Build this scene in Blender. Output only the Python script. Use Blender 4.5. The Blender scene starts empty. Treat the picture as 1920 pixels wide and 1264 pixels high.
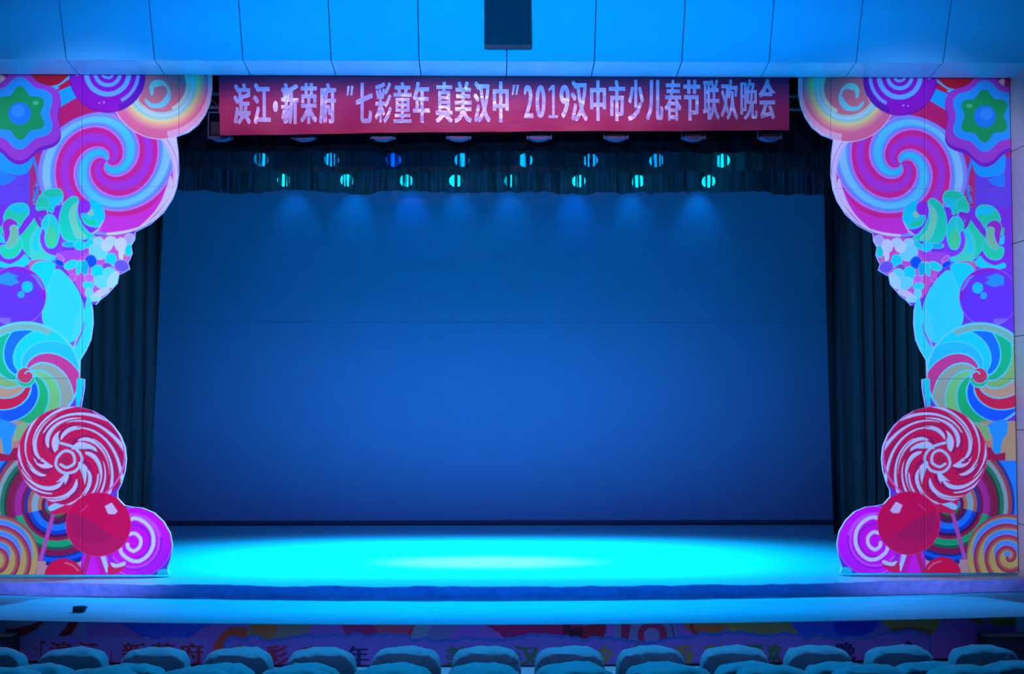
import bpy, bmesh, math, random
import numpy as np
from mathutils import Vector, Matrix, Euler, noise
random.seed(7); rng = np.random.RandomState(5)
SC = bpy.context.scene; COL = SC.collection
R = math.radians

# ------------------------------------------------------------------ camera
F = 2400.0; CAMZ = 2.83
cam = bpy.data.cameras.new('camera'); camo = bpy.data.objects.new('camera', cam); COL.objects.link(camo)
cam.sensor_width = 36; cam.lens = 36 * F / 1920; cam.clip_end = 100
camo.location = (0, 0, CAMZ)
camo.rotation_euler = (R(90) + math.atan(118 / F), 0, -math.atan(0.0145))
SC.camera = camo
RM = camo.rotation_euler.to_matrix()
def P(px, py, Y):
    """point of the vertical plane at distance Y that the photograph shows at a pixel"""
    d = RM @ Vector(((px - 960) / F, (632 - py) / F, -1)); t = Y / d.y
    return Vector((d.x * t, Y, CAMZ + d.z * t))
RMn = np.array(RM)
def Pn(px, py, Y):
    d = np.stack([(px - 960) / F, (632 - py) / F, -np.ones_like(px)], 1) @ RMn.T
    t = Y / d[:, 1]
    return np.stack([d[:, 0] * t, d[:, 1] * t, CAMZ + d[:, 2] * t], 1)

# ------------------------------------------------------------------ world, exposure
vs = SC.view_settings
SC.display_settings.display_device = 'sRGB'
vs.view_transform = 'Standard'; vs.look = 'None'; vs.exposure = 0.0; vs.gamma = 1.0; vs.use_curve_mapping = False
w = bpy.data.worlds.new('world'); SC.world = w; w.use_nodes = True
w.node_tree.nodes['Background'].inputs[0].default_value = (0.03, 0.11, 0.40, 1)
w.node_tree.nodes['Background'].inputs[1].default_value = 0.17

# ------------------------------------------------------------------ lights in the hall (fixtures outside the frame, and added fill spots)
def spot(name, loc, target, energy, color, angle, blend=0.5, size=0.1, parent=None):
    l = bpy.data.lights.new(name, 'SPOT'); l.energy = energy; l.color = color
    l.spot_size = R(angle); l.spot_blend = blend; l.shadow_soft_size = size
    o = bpy.data.objects.new(name, l); COL.objects.link(o); o.location = loc
    d = Vector(target) - Vector(loc); o.rotation_euler = d.to_track_quat('-Z', 'Y').to_euler()
    if parent:
        o.parent = parent; o.location = Vector(loc) - parent.location
    return o
BLUE = (0.0, 0.30, 1.0); CYAN = (0.0, 0.46, 1.0); LILAC = (0.48, 0.44, 0.95)
def shaped_spot(name, loc, target, energy, color, angle, blend, sx, sy, size=.12):
    """a spotlight whose beam is shuttered to an oval"""
    o = spot(name, loc, target, energy, color, angle, blend, size); o.scale = (sx, sy, 1); return o
# blue house wash on the fascia above the stage
shaped_spot('fascia_wash_light', (-0.3, 5.0, 4.6), (0.0, 12.8, 6.62), 3500, BLUE, 80, 0.9, 1.0, 0.15, 0.25)
# front of house light: each side board is lit from the opposite side of the hall, the banner from the middle
shaped_spot('board_light', (4.9, -1.0, 5.2), (-4.32, 13.3, 3.52), 14500, LILAC, 20.5, 0.35, .60, 1)
shaped_spot('board_light', (-4.7, -1.0, 5.2), (4.5, 13.3, 3.52), 12000, LILAC, 20.5, 0.35, .60, 1)
spot('board_cyan_light', (3.0, 1.0, 5.0), tuple(P(125, 570, 13.3)), 3600, (0, .62, 1), 10, 1.0, 0.1)
spot('board_cyan_light', (-2.4, 1.0, 5.0), tuple(P(1770, 580, 13.3)), 2600, (0, .62, 1), 10, 1.0, 0.1)
shaped_spot('banner_light', (-0.6, 3.0, 4.8), (-0.9, 13.3, 5.80), 2400, (1.0, 0.5, 1.0), 38, 0.7, 1.0, .105)
shaped_spot('banner_light', (1.6, 3.0, 4.8), (1.6, 13.3, 5.80), 1000, (0.8, 0.5, 1.0), 30, 0.7, 1.0, .14)
# added fill without a real fixture, brightens the printed stage front
shaped_spot('added_front_fill', (0.0, 1.0, 6.2), (0.0, 11.1, 0.38), 760, (0.5, 0.32, 1.0), 62, 0.6, 1.0, .09)
# overhead cyan and warm spots that make the pool on the stage floor
for x_, e_ in ((-2.5, 2300), (-0.9, 3300), (0.7, 3300), (2.2, 2100)):
    shaped_spot('pool_light', (x_ * .9, 14.0, 5.42), (x_, 14.72, 1.0), e_ * 1.25, CYAN, 84, 0.8, 1.0, .66)
shaped_spot('centre_light', (-0.05, 14.0, 5.45), (-0.05, 14.45, 1.0), 900, (1.0, 0.5, 0.4), 36, 0.9, 1, .45)
for x_ in (-1.6, 1.4):
    shaped_spot('apron_light', (x_, 16.1, 5.55), (x_ * 1.05, 12.25, 0.95), 2300, (0, .40, 1), 92, 0.9, 1.0, .13)
spot('added_seat_fill', (0.0, 10.7, 7.4), (0.0, 9.0, 1.0), 1300, (0.0, 0.44, 1.0), 90, 1.0, 0.4)  # added overhead fill, stands in for stage light on the seat tops
# added unseen blue fill on the back screen, strongest low down
for x_ in (-2.0, 1.8):
    shaped_spot('added_screen_fill', (x_, 13.95, 5.38), (x_ * 1.1, 18.7, 1.2), 400, (0.055, 0.26, 1.0), 110, 1.0, 1.0, .48, .3)

# ------------------------------------------------------------------ materials
def srgb(c):
    c = np.asarray(c, float) / 255.0
    return np.where(c <= 0.04045, c / 12.92, ((c + 0.055) / 1.055) ** 2.4)
MATS = {}
def mat(name, col, rough=0.6, metal=0.0, bump=0.0, bscale=20, var=0.0, vscale=4, stretch=(1, 1, 1), coat=0.0, spec=0.5, emit=None, estr=0, trans=0.0, sheen=0.0):
    if name in MATS: return MATS[name]
    m = bpy.data.materials.new(name); m.use_nodes = True; nt = m.node_tree; n = nt.nodes; L = nt.links
    b = n['Principled BSDF']
    b.inputs['Base Color'].default_value = (*col, 1); b.inputs['Roughness'].default_value = rough
    b.inputs['Metallic'].default_value = metal; b.inputs['Specular IOR Level'].default_value = spec
    b.inputs['Coat Weight'].default_value = coat; b.inputs['Sheen Weight'].default_value = sheen
    if emit: b.inputs['Emission Color'].default_value = (*emit, 1); b.inputs['Emission Strength'].default_value = estr
    tc = n.new('ShaderNodeTexCoord'); mp = n.new('ShaderNodeMapping'); mp.inputs['Scale'].default_value = stretch
    L.new(tc.outputs['Object'], mp.inputs[0])
    if var:
        no = n.new('ShaderNodeTexNoise'); no.inputs['Scale'].default_value = vscale; no.inputs['Detail'].default_value = 6
        L.new(mp.outputs[0], no.inputs['Vector'])
        mx = n.new('ShaderNodeMix'); mx.data_type = 'RGBA'
        mx.inputs[6].default_value = (*[c * (1 - var) for c in col], 1)
        mx.inputs[7].default_value = (*[min(1, c * (1 + var)) for c in col], 1)
        L.new(no.outputs[0], mx.inputs[0]); L.new(mx.outputs[2], b.inputs['Base Color'])
    if bump:
        nb = n.new('ShaderNodeTexNoise'); nb.inputs['Scale'].default_value = bscale; nb.inputs['Detail'].default_value = 5
        L.new(mp.outputs[0], nb.inputs['Vector'])
        bp = n.new('ShaderNodeBump'); bp.inputs['Strength'].default_value = bump; bp.inputs['Distance'].default_value = 0.02
        L.new(nb.outputs[0], bp.inputs['Height']); L.new(bp.outputs[0], b.inputs['Normal'])
    MATS[name] = m
    return m
def print_mat(name, rough=0.4):
    m = bpy.data.materials.new(name); m.use_nodes = True; n = m.node_tree.nodes; b = n['Principled BSDF']
    a = n.new('ShaderNodeAttribute'); a.attribute_name = 'print'
    m.node_tree.links.new(a.outputs['Color'], b.inputs['Base Color'])
    b.inputs['Roughness'].default_value = rough; b.inputs['Specular IOR Level'].default_value = 0.3
    return m
def sheer_mat(name, col, open_=0.2):
    """thin pleated cloth: seen square on it lets some light through, edge on it closes up"""
    m = bpy.data.materials.new(name); m.use_nodes = True; nt = m.node_tree; n = nt.nodes; L = nt.links
    b = n['Principled BSDF']; b.inputs['Base Color'].default_value = (*col, 1); b.inputs['Roughness'].default_value = 0.6
    out = n['Material Output']
    tr = n.new('ShaderNodeBsdfTransparent'); tl = n.new('ShaderNodeBsdfTranslucent'); tl.inputs[0].default_value = (col[0] * 2, col[1] * 3, col[2] * 4, 1)
    ad = n.new('ShaderNodeMixShader'); ad.inputs[0].default_value = 0.5
    L.new(b.outputs[0], ad.inputs[1]); L.new(tl.outputs[0], ad.inputs[2])
    lw = n.new('ShaderNodeLayerWeight'); lw.inputs[0].default_value = 0.35
    mr = n.new('ShaderNodeMapRange'); mr.inputs[1].default_value = 0.0; mr.inputs[2].default_value = 0.4
    mr.inputs[3].default_value = open_; mr.inputs[4].default_value = 0.0
    L.new(lw.outputs['Facing'], mr.inputs[0])
    tc = n.new('ShaderNodeTexCoord'); mp = n.new('ShaderNodeMapping'); mp.inputs['Scale'].default_value = (11, 1, .4)
    L.new(tc.outputs['Object'], mp.inputs[0]); no = n.new('ShaderNodeTexNoise'); no.inputs['Scale'].default_value = 2.2; no.inputs['Detail'].default_value = 4
    L.new(mp.outputs[0], no.inputs['Vector'])
    m2 = n.new('ShaderNodeMapRange'); m2.inputs[1].default_value = .47; m2.inputs[2].default_value = .56; L.new(no.outputs[0], m2.inputs[0])
    mu = n.new('ShaderNodeMath'); mu.operation = 'MULTIPLY'; L.new(mr.outputs[0], mu.inputs[0]); L.new(m2.outputs[0], mu.inputs[1])
    mx = n.new('ShaderNodeMixShader'); L.new(mu.outputs[0], mx.inputs[0]); L.new(ad.outputs[0], mx.inputs[1]); L.new(tr.outputs[0], mx.inputs[2])
    L.new(mx.outputs[0], out.inputs[0])
    return m

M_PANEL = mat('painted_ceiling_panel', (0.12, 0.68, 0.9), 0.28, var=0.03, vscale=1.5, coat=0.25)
M_JOINT = mat('dark_joint', (0.02, 0.03, 0.06), 0.9)
M_STAGE = mat('stage_floor_paint', (0.26, 0.48, 0.55), 0.3, bump=0.05, bscale=60, var=0.1, vscale=3, stretch=(1, 3, 1))
M_APRON = mat('apron_covering', (0.07, 0.52, 0.66), 0.6, spec=0.12, bump=0.5, bscale=5, var=0.25, vscale=4, stretch=(0.5, 5, 1))
M_RISER = mat('riser_cloth', (0.20, 0.32, 0.8), 0.9, spec=0.08, bump=0.5, bscale=12, var=0.25, vscale=14)
M_SCREEN = mat('screen_cloth', (0.3, 0.22, 0.42), 0.75, var=0.05, vscale=2)
M_BLACK = mat('matt_black', (0.008, 0.01, 0.014), 0.7)
M_HOUSE = mat('stage_house_black', (0.006, 0.01, 0.014), 0.95)
M_VELVET = mat('dark_velvet', (0.002, 0.024, 0.032), 0.9, var=0.5, vscale=2, stretch=(8, 8, .3), spec=0.1)
M_LEG2 = mat('lit_toned_drape', (0.05, 0.16, 0.22), 0.85, var=0.2, vscale=3, stretch=(6, 6, .5))  # base colour raised so the rear leg looks lit
M_SHEER = sheer_mat('sheer_black_border', (0.012, 0.03, 0.03), 0.32)
M_BORD1 = mat('border_velvet', (0.0006, 0.010, 0.018), 0.95, var=0.4, vscale=3, stretch=(8, 8, .5), spec=0.05)
M_BANNER = mat('red_banner_cloth', (0.46, 0.012, 0.10), 0.5, bump=0.4, bscale=3, var=0.08, vscale=2, stretch=(1, 1, 2))
M_FOIL = mat('silver_foil_lettering', (0.62, 0.66, 0.95), 0.35, metal=0.25, bump=0.9, bscale=9, var=0.18, vscale=7)
M_METAL = mat('dark_lamp_metal', (0.03, 0.035, 0.045), 0.4, metal=0.6)
M_STEEL = mat('grey_pipe', (0.12, 0.14, 0.17), 0.4, metal=0.8)
M_LENS = mat('lit_lens_cyan', (0, 0.6, 0.9), 0.3, emit=(0.0, 0.65, 1.0), estr=10)
M_LENSU = mat('lit_lens_azure', (0, 0.3, 0.9), 0.3, emit=(0.0, 0.36, 1.0), estr=5)
M_LENSB = mat('lit_lens_blue', (0, 0.1, 0.9), 0.3, emit=(0.0, 0.08, 1.0), estr=6)
M_FOAM = mat('foam_board', (0.75, 0.6, 0.75), 0.8)
M_WALL = mat('side_wall_panel', (0.50, 0.44, 0.40), 0.45, var=0.2, vscale=3, stretch=(1, 1, 12), bump=0.06, bscale=30)
M_HFLOOR = mat('hall_floor', (0.16, 0.16, 0.17), 0.5, var=0.15)
M_LEDGE = mat('pale_ledge', (0.65, 0.7, 0.75), 0.5, var=0.05)
M_COVER = mat('seat_cover_cloth', (0.10, 0.44, 0.52), 0.7, bump=0.5, bscale=9, var=0.12, vscale=9, sheen=0.1)
M_SEAT = mat('seat_cushion_cloth', (0.1, 0.03, 0.04), 0.8)
M_INK = mat('dark_printing', (0.01, 0.015, 0.03), 0.8)
M_PRINT = print_mat('printed_vinyl', 0.38)
M_PRINT2 = print_mat('printed_banner_cloth', 0.6)
M_TAPE = mat('dark_cloth', (0.02, 0.05, 0.08), 0.8, bump=0.3)

# ------------------------------------------------------------------ helpers
def mesh_obj(name, verts, faces, m=None, parent=None, smooth=False, loc=None):
    me = bpy.data.meshes.new(name); me.from_pydata([tuple(v) for v in verts], [], faces); me.update()
    if m: me.materials.append(m)
    if smooth: me.polygons.foreach_set('use_smooth', [True] * len(me.polygons))
    o = bpy.data.objects.new(name, me); COL.objects.link(o)
    if parent: o.parent = parent
    if loc is not None: o.location = loc
    return o
def bm_obj(name, bm, m=None, parent=None, smooth=False, loc=None):
    me = bpy.data.meshes.new(name); bm.to_mesh(me); bm.free()
    if m: me.materials.append(m)
    if smooth: me.polygons.foreach_set('use_smooth', [True] * len(me.polygons))
    o = bpy.data.objects.new(name, me); COL.objects.link(o)
    if parent: o.parent = parent
    if loc is not None: o.location = loc
    return o
def bm_box(bm, x0, x1, y0, y1, z0, z1, bevel=0):
    g = bmesh.ops.create_cube(bm, size=1)
    for v in g['verts']:
        v.co = Vector(((x0 + x1) / 2 + v.co.x * (x1 - x0), (y0 + y1) / 2 + v.co.y * (y1 - y0), (z0 + z1) / 2 + v.co.z * (z1 - z0)))
    if bevel:
        es = list({e for v in g['verts'] for e in v.link_edges})
        bmesh.ops.bevel(bm, geom=es, offset=bevel, segments=2, profile=.6, affect='EDGES')
def box(name, x0, x1, y0, y1, z0, z1, m, parent=None, bevel=0):
    bm = bmesh.new(); bm_box(bm, x0, x1, y0, y1, z0, z1, bevel); return bm_obj(name, bm, m, parent)
def bm_cyl(bm, a, b, r0, r1=None, seg=16, caps=True):
    a = Vector(a); b = Vector(b); d = b - a; r1 = r0 if r1 is None else r1
    q = d.to_track_quat('Z', 'Y').to_matrix().to_4x4(); q.translation = (a + b) / 2
    bmesh.ops.create_cone(bm, cap_ends=caps, segments=seg, radius1=r0, radius2=r1, depth=d.length, matrix=q)
def empty(name, loc=(0, 0, 0)):
    o = bpy.data.objects.new(name, None); COL.objects.link(o); o.location = loc; o.empty_display_size = .1; return o
def tag(o, label, cat, group=None, kind=None):
    if label: o['label'] = label
    if cat: o['category'] = cat
    if group: o['group'] = group
    if kind: o['kind'] = kind
    return o
def struct(o): o['kind'] = 'structure'; return o
def wl(o, label, cat=None, kind='structure'):
    o['label'] = label
    if cat: o['category'] = cat
    o['kind'] = kind; return o

# ================================================================== SETTING
PB = 13.3                                    # plane of the side boards
zA = P(950, 141, 13.2).z; zB = P(950, 115, 12.83).z; zC = P(950, 0, 12.57).z
XR = P(1893, 150, PB).x + .0; XL = P(2, 150, PB).x - .02
ZT = 8.4
YT = 12.83 - (12.83 - 12.57) * (ZT - zB) / (zC - zB)
# fascia: bent panels with recessed joints, and a backing behind
root = empty('ceiling', (0, 0, 0)); wl(root, 'blue-lit panelled fascia that folds under above the stage opening', 'ceiling')
X0 = P(949.5, 141, 13.2).x; PW = P(1745, 141, 13.2).x - P(949.5, 141, 13.2).x; PW /= 5.0
prof = [(13.24, zA), (13.2, zA), (12.88, zB + .004 + (zA - zB) * .12), (12.83, zB), (12.815, zB + .03), (YT, ZT)]
for k in range(-7, 7):
    xa, xb = X0 + k * PW + .005, X0 + (k + 1) * PW - .005
    xa = max(xa, XL - .05); xb = min(xb, XR + .02)
    if xb - xa < .05: continue
    v = []; f = []
    for i, (y, z) in enumerate(prof): v += [(xa, y, z), (xb, y, z)]
    for i, (y, z) in enumerate(prof): v += [(xa, y + .02, z + .02), (xb, y + .02, z + .02)]
    n = len(prof)
    for i in range(n - 1):
        a = 2 * i; f.append((a, a + 1, a + 3, a + 2)); b_ = a + 2 * n; f.append((b_, b_ + 2, b_ + 3, b_ + 1))
        f.append((a, a + 2, a + 2 + 2 * n, a + 2 * n)); f.append((a + 1, a + 1 + 2 * n, a + 3 + 2 * n, a + 3))
    mesh_obj('panel', v, f, M_PANEL, root)
v = []; f = []
for (y, z) in prof: v += [(XL - .1, y + .028, z + .03), (XR + .1, y + .028, z + .03)]
for i in range(len(prof) - 1): a = 2 * i; f.append((a, a + 1, a + 3, a + 2))
mesh_obj('joint_backing', v, f, M_JOINT, root)
struct(box('trim_1', XL - .1, XR + .1, 13.22, 13.345, zA + .02, zA + 1.2, M_BLACK))
# hall shell
struct(box('wall_left', XL - .3, XL, -3, 13.5, -.2, ZT, M_WALL))
wr = empty('wall_right', (XR, 13.5, 0)); wl(wr, 'grey-brown panelled side wall right of the candy board', 'wall')
box('wall_core', .02, .3, -16.5, 0, -.2, ZT, M_JOINT, wr)
zj = P(1893, 285, PB).z; dz = (P(1893, 285, PB).z - P(1893, 982, PB).z) / 4
k = 0; z = zj - 7 * dz
while z < ZT:
    y = 0.0
    z0_, z1_ = max(z, -.2), min(z + dz, ZT)
    if z1_ - z0_ > .05:
        for j in range(4):
            box('panel', 0, .02, y - 1.6 + .004, y - .004, z0_ + .004, z1_ - .004, M_WALL, wr)
            y -= 1.6
    z += dz
struct(box('floor', XL - .3, XR + .3, -3, 11.0, -.2, 0, M_HFLOOR))
struct(box('floor_step', XL, XR, -3, 8.3, 0, .12, M_HFLOOR))
# stage house
struct(box('wall_stage_back', -8, 8, 20, 20.2, 0, 10, M_HOUSE))
struct(box('wall_stage_left', -8.2, -8, 13.5, 20.2, 0, 10, M_HOUSE))
struct(box('wall_stage_right', 8, 8.2, 13.5, 20.2, 0, 10, M_HOUSE))
struct(box('ceiling_stage', -8.2, 8.2, 13.3, 20.2, 10, 10.2, M_HOUSE))
struct(box('wall_proscenium_left', -8.2, XL, 13.5, 13.7, 0, 10, M_HOUSE))
struct(box('wall_proscenium_right', XR, 8.2, 13.5, 13.7, 0, 10, M_HOUSE))
struct(box('wall_above_stage', XL - .1, XR + .1, 13.45, 13.6, zA + .25, 10, M_HOUSE))
# stage floors (bowed front edges)
ZS = 1.014; ZP = 0.9
def y_riser(x): return 12.5 + .017 * x * x
def y_front(x): return 11.12 + .015 * x * x
def bowed(name, yf, yb, z0, z1, m, x0, x1, n=60, over=0):
    v = []; f = []
    for i in range(n + 1):
        x = x0 + (x1 - x0) * i / n; y = yf(x)
        yb_ = yb(x) if callable(yb) else yb
        v += [(x, y, z0), (x, y, z1), (x, yb_, z1), (x, yb_, z0)]
    for i in range(n):
        a = 4 * i
        for j in range(4): f.append((a + j, a + (j + 1) % 4, a + 4 + (j + 1) % 4, a + 4 + j)[::-1])
    f.append((0, 1, 2, 3)); f.append((4 * n + 3, 4 * n + 2, 4 * n + 1, 4 * n))
    return mesh_obj(name, v, f, m)
SX0, SX1 = XL, XR
wl(bowed('stage_floor', y_riser, 13.5, 0, ZS, M_STAGE, SX0, SX1), 'cyan-lit glossy stage floor in front of the screen')
struct(box('floor_stage_rear', -8, 8, 13.5, 20, 0, ZS, M_STAGE))
wl(bowed('apron_floor', y_front, y_riser, 0, ZP, M_APRON, SX0, SX1), 'azure-lit lower apron along the stage front')
wl(box('ledge', XL, XR, 10.1, 11.12, 0, P(700, 1251, 11.12).z, M_LEDGE), 'pale ledge at the foot of the stage front')
wl(mesh_obj('baseboard_stage', *(lambda xs: ([(x, y_front(x) - .018, z) for x in xs for z in (P(700, 1251, 11.12).z, P(700, 1247.5, 11.12).z)],
    [(2 * i, 2 * i + 2, 2 * i + 3, 2 * i + 1) for i in range(len(xs) - 1)]))([XL + (XR - XL) * i / 40 for i in range(41)]), M_BLACK), 'black baseboard under the printed stage front')

# wrinkled cloth strip on the riser
nx, nz = 500, 8; v = []; f = []
xs = np.linspace(SX0 + .01, SX1 - .01, nx)
for i, x in enumerate(xs):
    top = ZS + .008 + .012 * noise.noise(Vector((x * 2.2, 3, 0))) + .006 * noise.noise(Vector((x * 9, 7, 0))) + (.02 * max(0, noise.noise(Vector((x * .9, 11, 0)))))
    for j in range(nz + 1):
        t = j / nz
        z_ = ZP + .004 + (top - ZP) * t
        bulge = .02 + .022 * noise.noise(Vector((x * 3, z_ * 8, 1))) + .012 * noise.noise(Vector((x * 11, z_ * 14, 2)))
        if j == 0: bulge += .03 + .03 * noise.noise(Vector((x * 1.7, 0, 5)))
        v.append((x, y_riser(x) - max(.004, bulge), z_))
    v.append((x, y_riser(x) + .03 + .015 * noise.noise(Vector((x * 4, 0, 9))), top - .004)); 
w_ = nz + 2
for i in range(nx - 1):
    for j in range(w_ - 1): a = i * w_ + j; f.append((a, a + w_, a + w_ + 1, a + 1))
tag(mesh_obj('riser_cloth', v, f, M_RISER, smooth=True), 'long wrinkled purple-grey cloth strip covering the step between stage and apron', 'cloth')

# ================================================================== PRINT PAINTER
class Art:
    def __init__(s, x, y, bg): s.x = x; s.y = y; s.c = np.tile(np.asarray(bg, float), (len(x), 1))
    def put(s, m, col, a=1.0):
        s.c[m] = s.c[m] * (1 - a) + np.asarray(col, float) * a
    def ell(s, cx, cy, rx, ry=None, col=None, ang=0, edge=None, ew=1.5, a=1.0):
        ry = ry or rx; t = R(ang); dx = s.x - cx; dy = s.y - cy
        u = (dx * math.cos(t) + dy * math.sin(t)); w = (-dx * math.sin(t) + dy * math.cos(t))
        q = np.sqrt((u / rx) ** 2 + (w / ry) ** 2)
        if edge is not None: s.put(q < 1 + ew / min(rx, ry), edge)
        if col is not None: s.put(q < 1, col, a)
        return q < 1
    def inside(s, pts):
        p = np.asarray(pts, float)
        bb = np.where((s.x >= p[:, 0].min()) & (s.x <= p[:, 0].max()) & (s.y >= p[:, 1].min()) & (s.y <= p[:, 1].max()))[0]
        X = s.x[bb]; Y = s.y[bb]; r = np.zeros(len(bb), bool)
        for (x0, y0), (x1, y1) in zip(p, np.roll(p, -1, 0)):
            if y0 == y1: continue
            c = (Y < max(y0, y1)) & (Y >= min(y0, y1))
            r ^= c & (X < x0 + (Y - y0) * (x1 - x0) / (y1 - y0))
        m = np.zeros(len(s.x), bool); m[bb[r]] = True
        return m
    def poly(s, pts, col, sc=1, ox=0, oy=0, edge=None, ew=1.6, smooth=True):
        p = [(a / sc + ox, b / sc + oy) for a, b in pts]
        if smooth: p = spline(p)
        if edge is not None: s.line(p + [p[0]], ew * 2, edge)
        m = s.inside(p); s.put(m, col); return m
    def line(s, pts, wd, col, sc=1, ox=0, oy=0, smooth=False):
        p = [(a / sc + ox, b / sc + oy) for a, b in pts]
        if smooth: p = spline(p, closed=False)
        p = np.asarray(p)
        bb = np.where((s.x > p[:, 0].min() - wd) & (s.x < p[:, 0].max() + wd) & (s.y > p[:, 1].min() - wd) & (s.y < p[:, 1].max() + wd))[0]
        X = s.x[bb]; Y = s.y[bb]; d = np.full(len(bb), 1e9)
        for (x0, y0), (x1, y1) in zip(p[:-1], p[1:]):
            L2 = (x1 - x0) ** 2 + (y1 - y0) ** 2
            if L2 < 1e-9: continue
            t = np.clip(((X - x0) * (x1 - x0) + (Y - y0) * (y1 - y0)) / L2, 0, 1)
            d = np.minimum(d, (X - x0 - t * (x1 - x0)) ** 2 + (Y - y0 - t * (y1 - y0)) ** 2)
        m = np.zeros(len(s.x), bool); m[bb[d < (wd / 2) ** 2]] = True; s.put(m, col); return m
    def pol(s, cx, cy):
        dx = s.x - cx; dy = cy - s.y
        return np.hypot(dx, dy), np.degrees(np.arctan2(dy, dx))
def spline(p, closed=True, k=5):
    p = [np.asarray(q, float) for q in p]; n = len(p); out = []
    for i in range(n if closed else n - 1):
        if closed: a, b, c, d = p[i - 1], p[i], p[(i + 1) % n], p[(i + 2) % n]
        else: a, b, c, d = p[max(i - 1, 0)], p[i], p[i + 1], p[min(i + 2, n - 1)]
        for j in range(k):
            t = j / k
            out.append(tuple(.5 * ((2 * b) + (c - a) * t + (2 * a - 5 * b + 4 * c - d) * t * t + (3 * b - a - 3 * c + d) * t ** 3)))
    if not closed: out.append(tuple(p[-1]))
    return out

def paint_candy(x, y):
    A = Art(x, y, (96, 46, 214))
    z1 = dict(sc=3.717, oy=120); z2 = dict(sc=3.511, oy=420); z3 = dict(sc=3.511, oy=740); z5 = dict(sc=5.746, oy=340)
    # --- top ground: red candy and ribbons
    A.put(y < 300, (150, 30, 110))
    A.poly([(90, 40), (420, 40), (500, 90), (380, 150), (240, 140), (180, 90)], (150, 20, 50), **z1)
    A.poly([(330, 160), (410, 140), (500, 70), (520, 110), (420, 165), (380, 180)], (40, 170, 240), **z1)
    A.poly([(400, 160), (430, 175), (500, 130), (490, 100)], (170, 20, 60), **z1, smooth=False)
    A.poly([(400, 190), (510, 145), (540, 230), (420, 300)], (20, 150, 250), **z1, smooth=False)
    A.poly([(420, 300), (540, 230), (560, 210), (700, 330), (430, 420), (400, 350)], (160, 28, 110), **z1, smooth=False)
    A.poly([(0, 75), (40, 100), (30, 140), (0, 130)], (200, 170, 200), **z1)
    # --- left mid blues
    A.put((x < 75) & (y > 290) & (y < 470), (84, 62, 222))
    A.put((x > 56) & (x < 90) & (y > 270) & (y < 400), (150, 40, 120))
    A.poly([(0, 600), (90, 680), (190, 670), (235, 625), (215, 720), (170, 768), (90, 770), (0, 740)], (16, 146, 250), **z1)
    A.poly([(0, 750), (60, 772), (115, 790), (60, 832), (0, 840)], (30, 120, 244), **z1)
    A.line([(225, 640), (262, 760), (262, 860), (235, 950)], 5, (20, 130, 250), **z1, smooth=True)
    for i in range(26):
        A.ell(62 + 12 * rng.rand(), 345 + 40 * rng.rand(), 1.6, col=(30, 30, 140) if i % 2 else (70, 150, 250))
    # --- big swirl lollipop
    A.put((x > 290) & (y > 240) & (y < 445), (232, 196, 246))
    m = A.ell(202.5, 325, 131, 116, (170, 40, 190), edge=(150, 40, 170), ew=1)
    r, th = A.pol(200, 303)
    # undo the ellipse for the spiral
    t = ((th - (-35 + (r * 3.717 - 100) * .69)) / 180.0 + .5) % 1.0 - .5
    at = np.abs(t + .02 * np.sin(r / 9))
    def band(lo, hi, c): A.put(m & (at >= lo) & (at < hi), c)
    g = np.clip(r / 130, 0, 1)[:, None]
    core = np.array([10, 200, 250]) * (1 - g) + np.array([130, 190, 250]) * g
    mk = m & (at < .09); A.c[mk] = core[mk]
    band(.09, .125, (70, 160, 250)); band(.125, .16, (96, 136, 246)); band(.16, .2, (120, 110, 240)); band(.2, .215, (160, 170, 250))
    band(.215, .25, (180, 60, 210)); band(.25, .36, (178, 36, 140)); band(.36, .5, (156, 46, 200))
    band(.44, .5, (140, 56, 214))
    el = np.sqrt(((x - 202.5) / 131) ** 2 + ((y - 325) / 116) ** 2)
    A.put(m & (el > .93) & (th > -90) & (th < 60), (214, 170, 240))
    A.put(m & (el > .965) & (th > -90) & (th < 60), (246, 220, 250))
    A.put(m & (el > .94) & ((th < -90) | (th > 60)), (110, 130, 244), .7)
    A.poly([(1165, 860), (1150, 960), (1080, 1060), (980, 1130), (840, 1165), (700, 1170), (690, 1090), (760, 1060), (900, 1058), (1030, 1010), (1110, 930)], (226, 46, 200), **z1)
    A.poly([(1190, 780), (1200, 870), (1140, 980), (1040, 1090), (940, 1160), (1050, 1060), (1120, 960), (1160, 860)], (244, 190, 244), **z1)
    # --- yellow pink disc
    m = A.ell(302, 162, 95, 98, (200, 90, 140), edge=(250, 190, 220), ew=1.5)
    r, th = A.pol(298, 160)
    r2, th2 = A.pol(290, 168); s_ = r2 + 8 * np.cos(np.radians(th2 + 60))
    u = r + 5 * np.cos(np.radians(th - 200))
    c0 = np.array([224, 96, 150.]); c1 = np.array([170, 196, 140.])
    g = np.clip((u - 68) / 18, 0, 1)[:, None]; mk = m & (u > 60); A.c[mk] = (c1 * (1 - g) + c0 * g)[mk]
    A.put(m & (u > 88) & (th > -80), (250, 150, 200))
    A.put(m & (u < 66) & (u > 52), (110, 206, 200)); A.put(m & (u < 60) & (u > 57), (150, 190, 240))
    A.put(m & (u < 52), (160, 100, 132)); 
    A.put(m & (u < 52) & (u > 46) & (th > -60) & (th < 110), (150, 200, 200))
    A.line([(1060, 210), (1050, 160), (1080, 125), (1130, 125), (1165, 160), (1180, 210), (1165, 260), (1120, 290), (1060, 290), (1020, 255)], 5, (90, 190, 200), **z1, smooth=True)
    A.poly([(1045, 200), (1055, 130), (1110, 110), (1165, 155), (1120, 150), (1100, 160), (1075, 165), (1065, 215)], (96, 196, 206), **z1)
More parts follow.
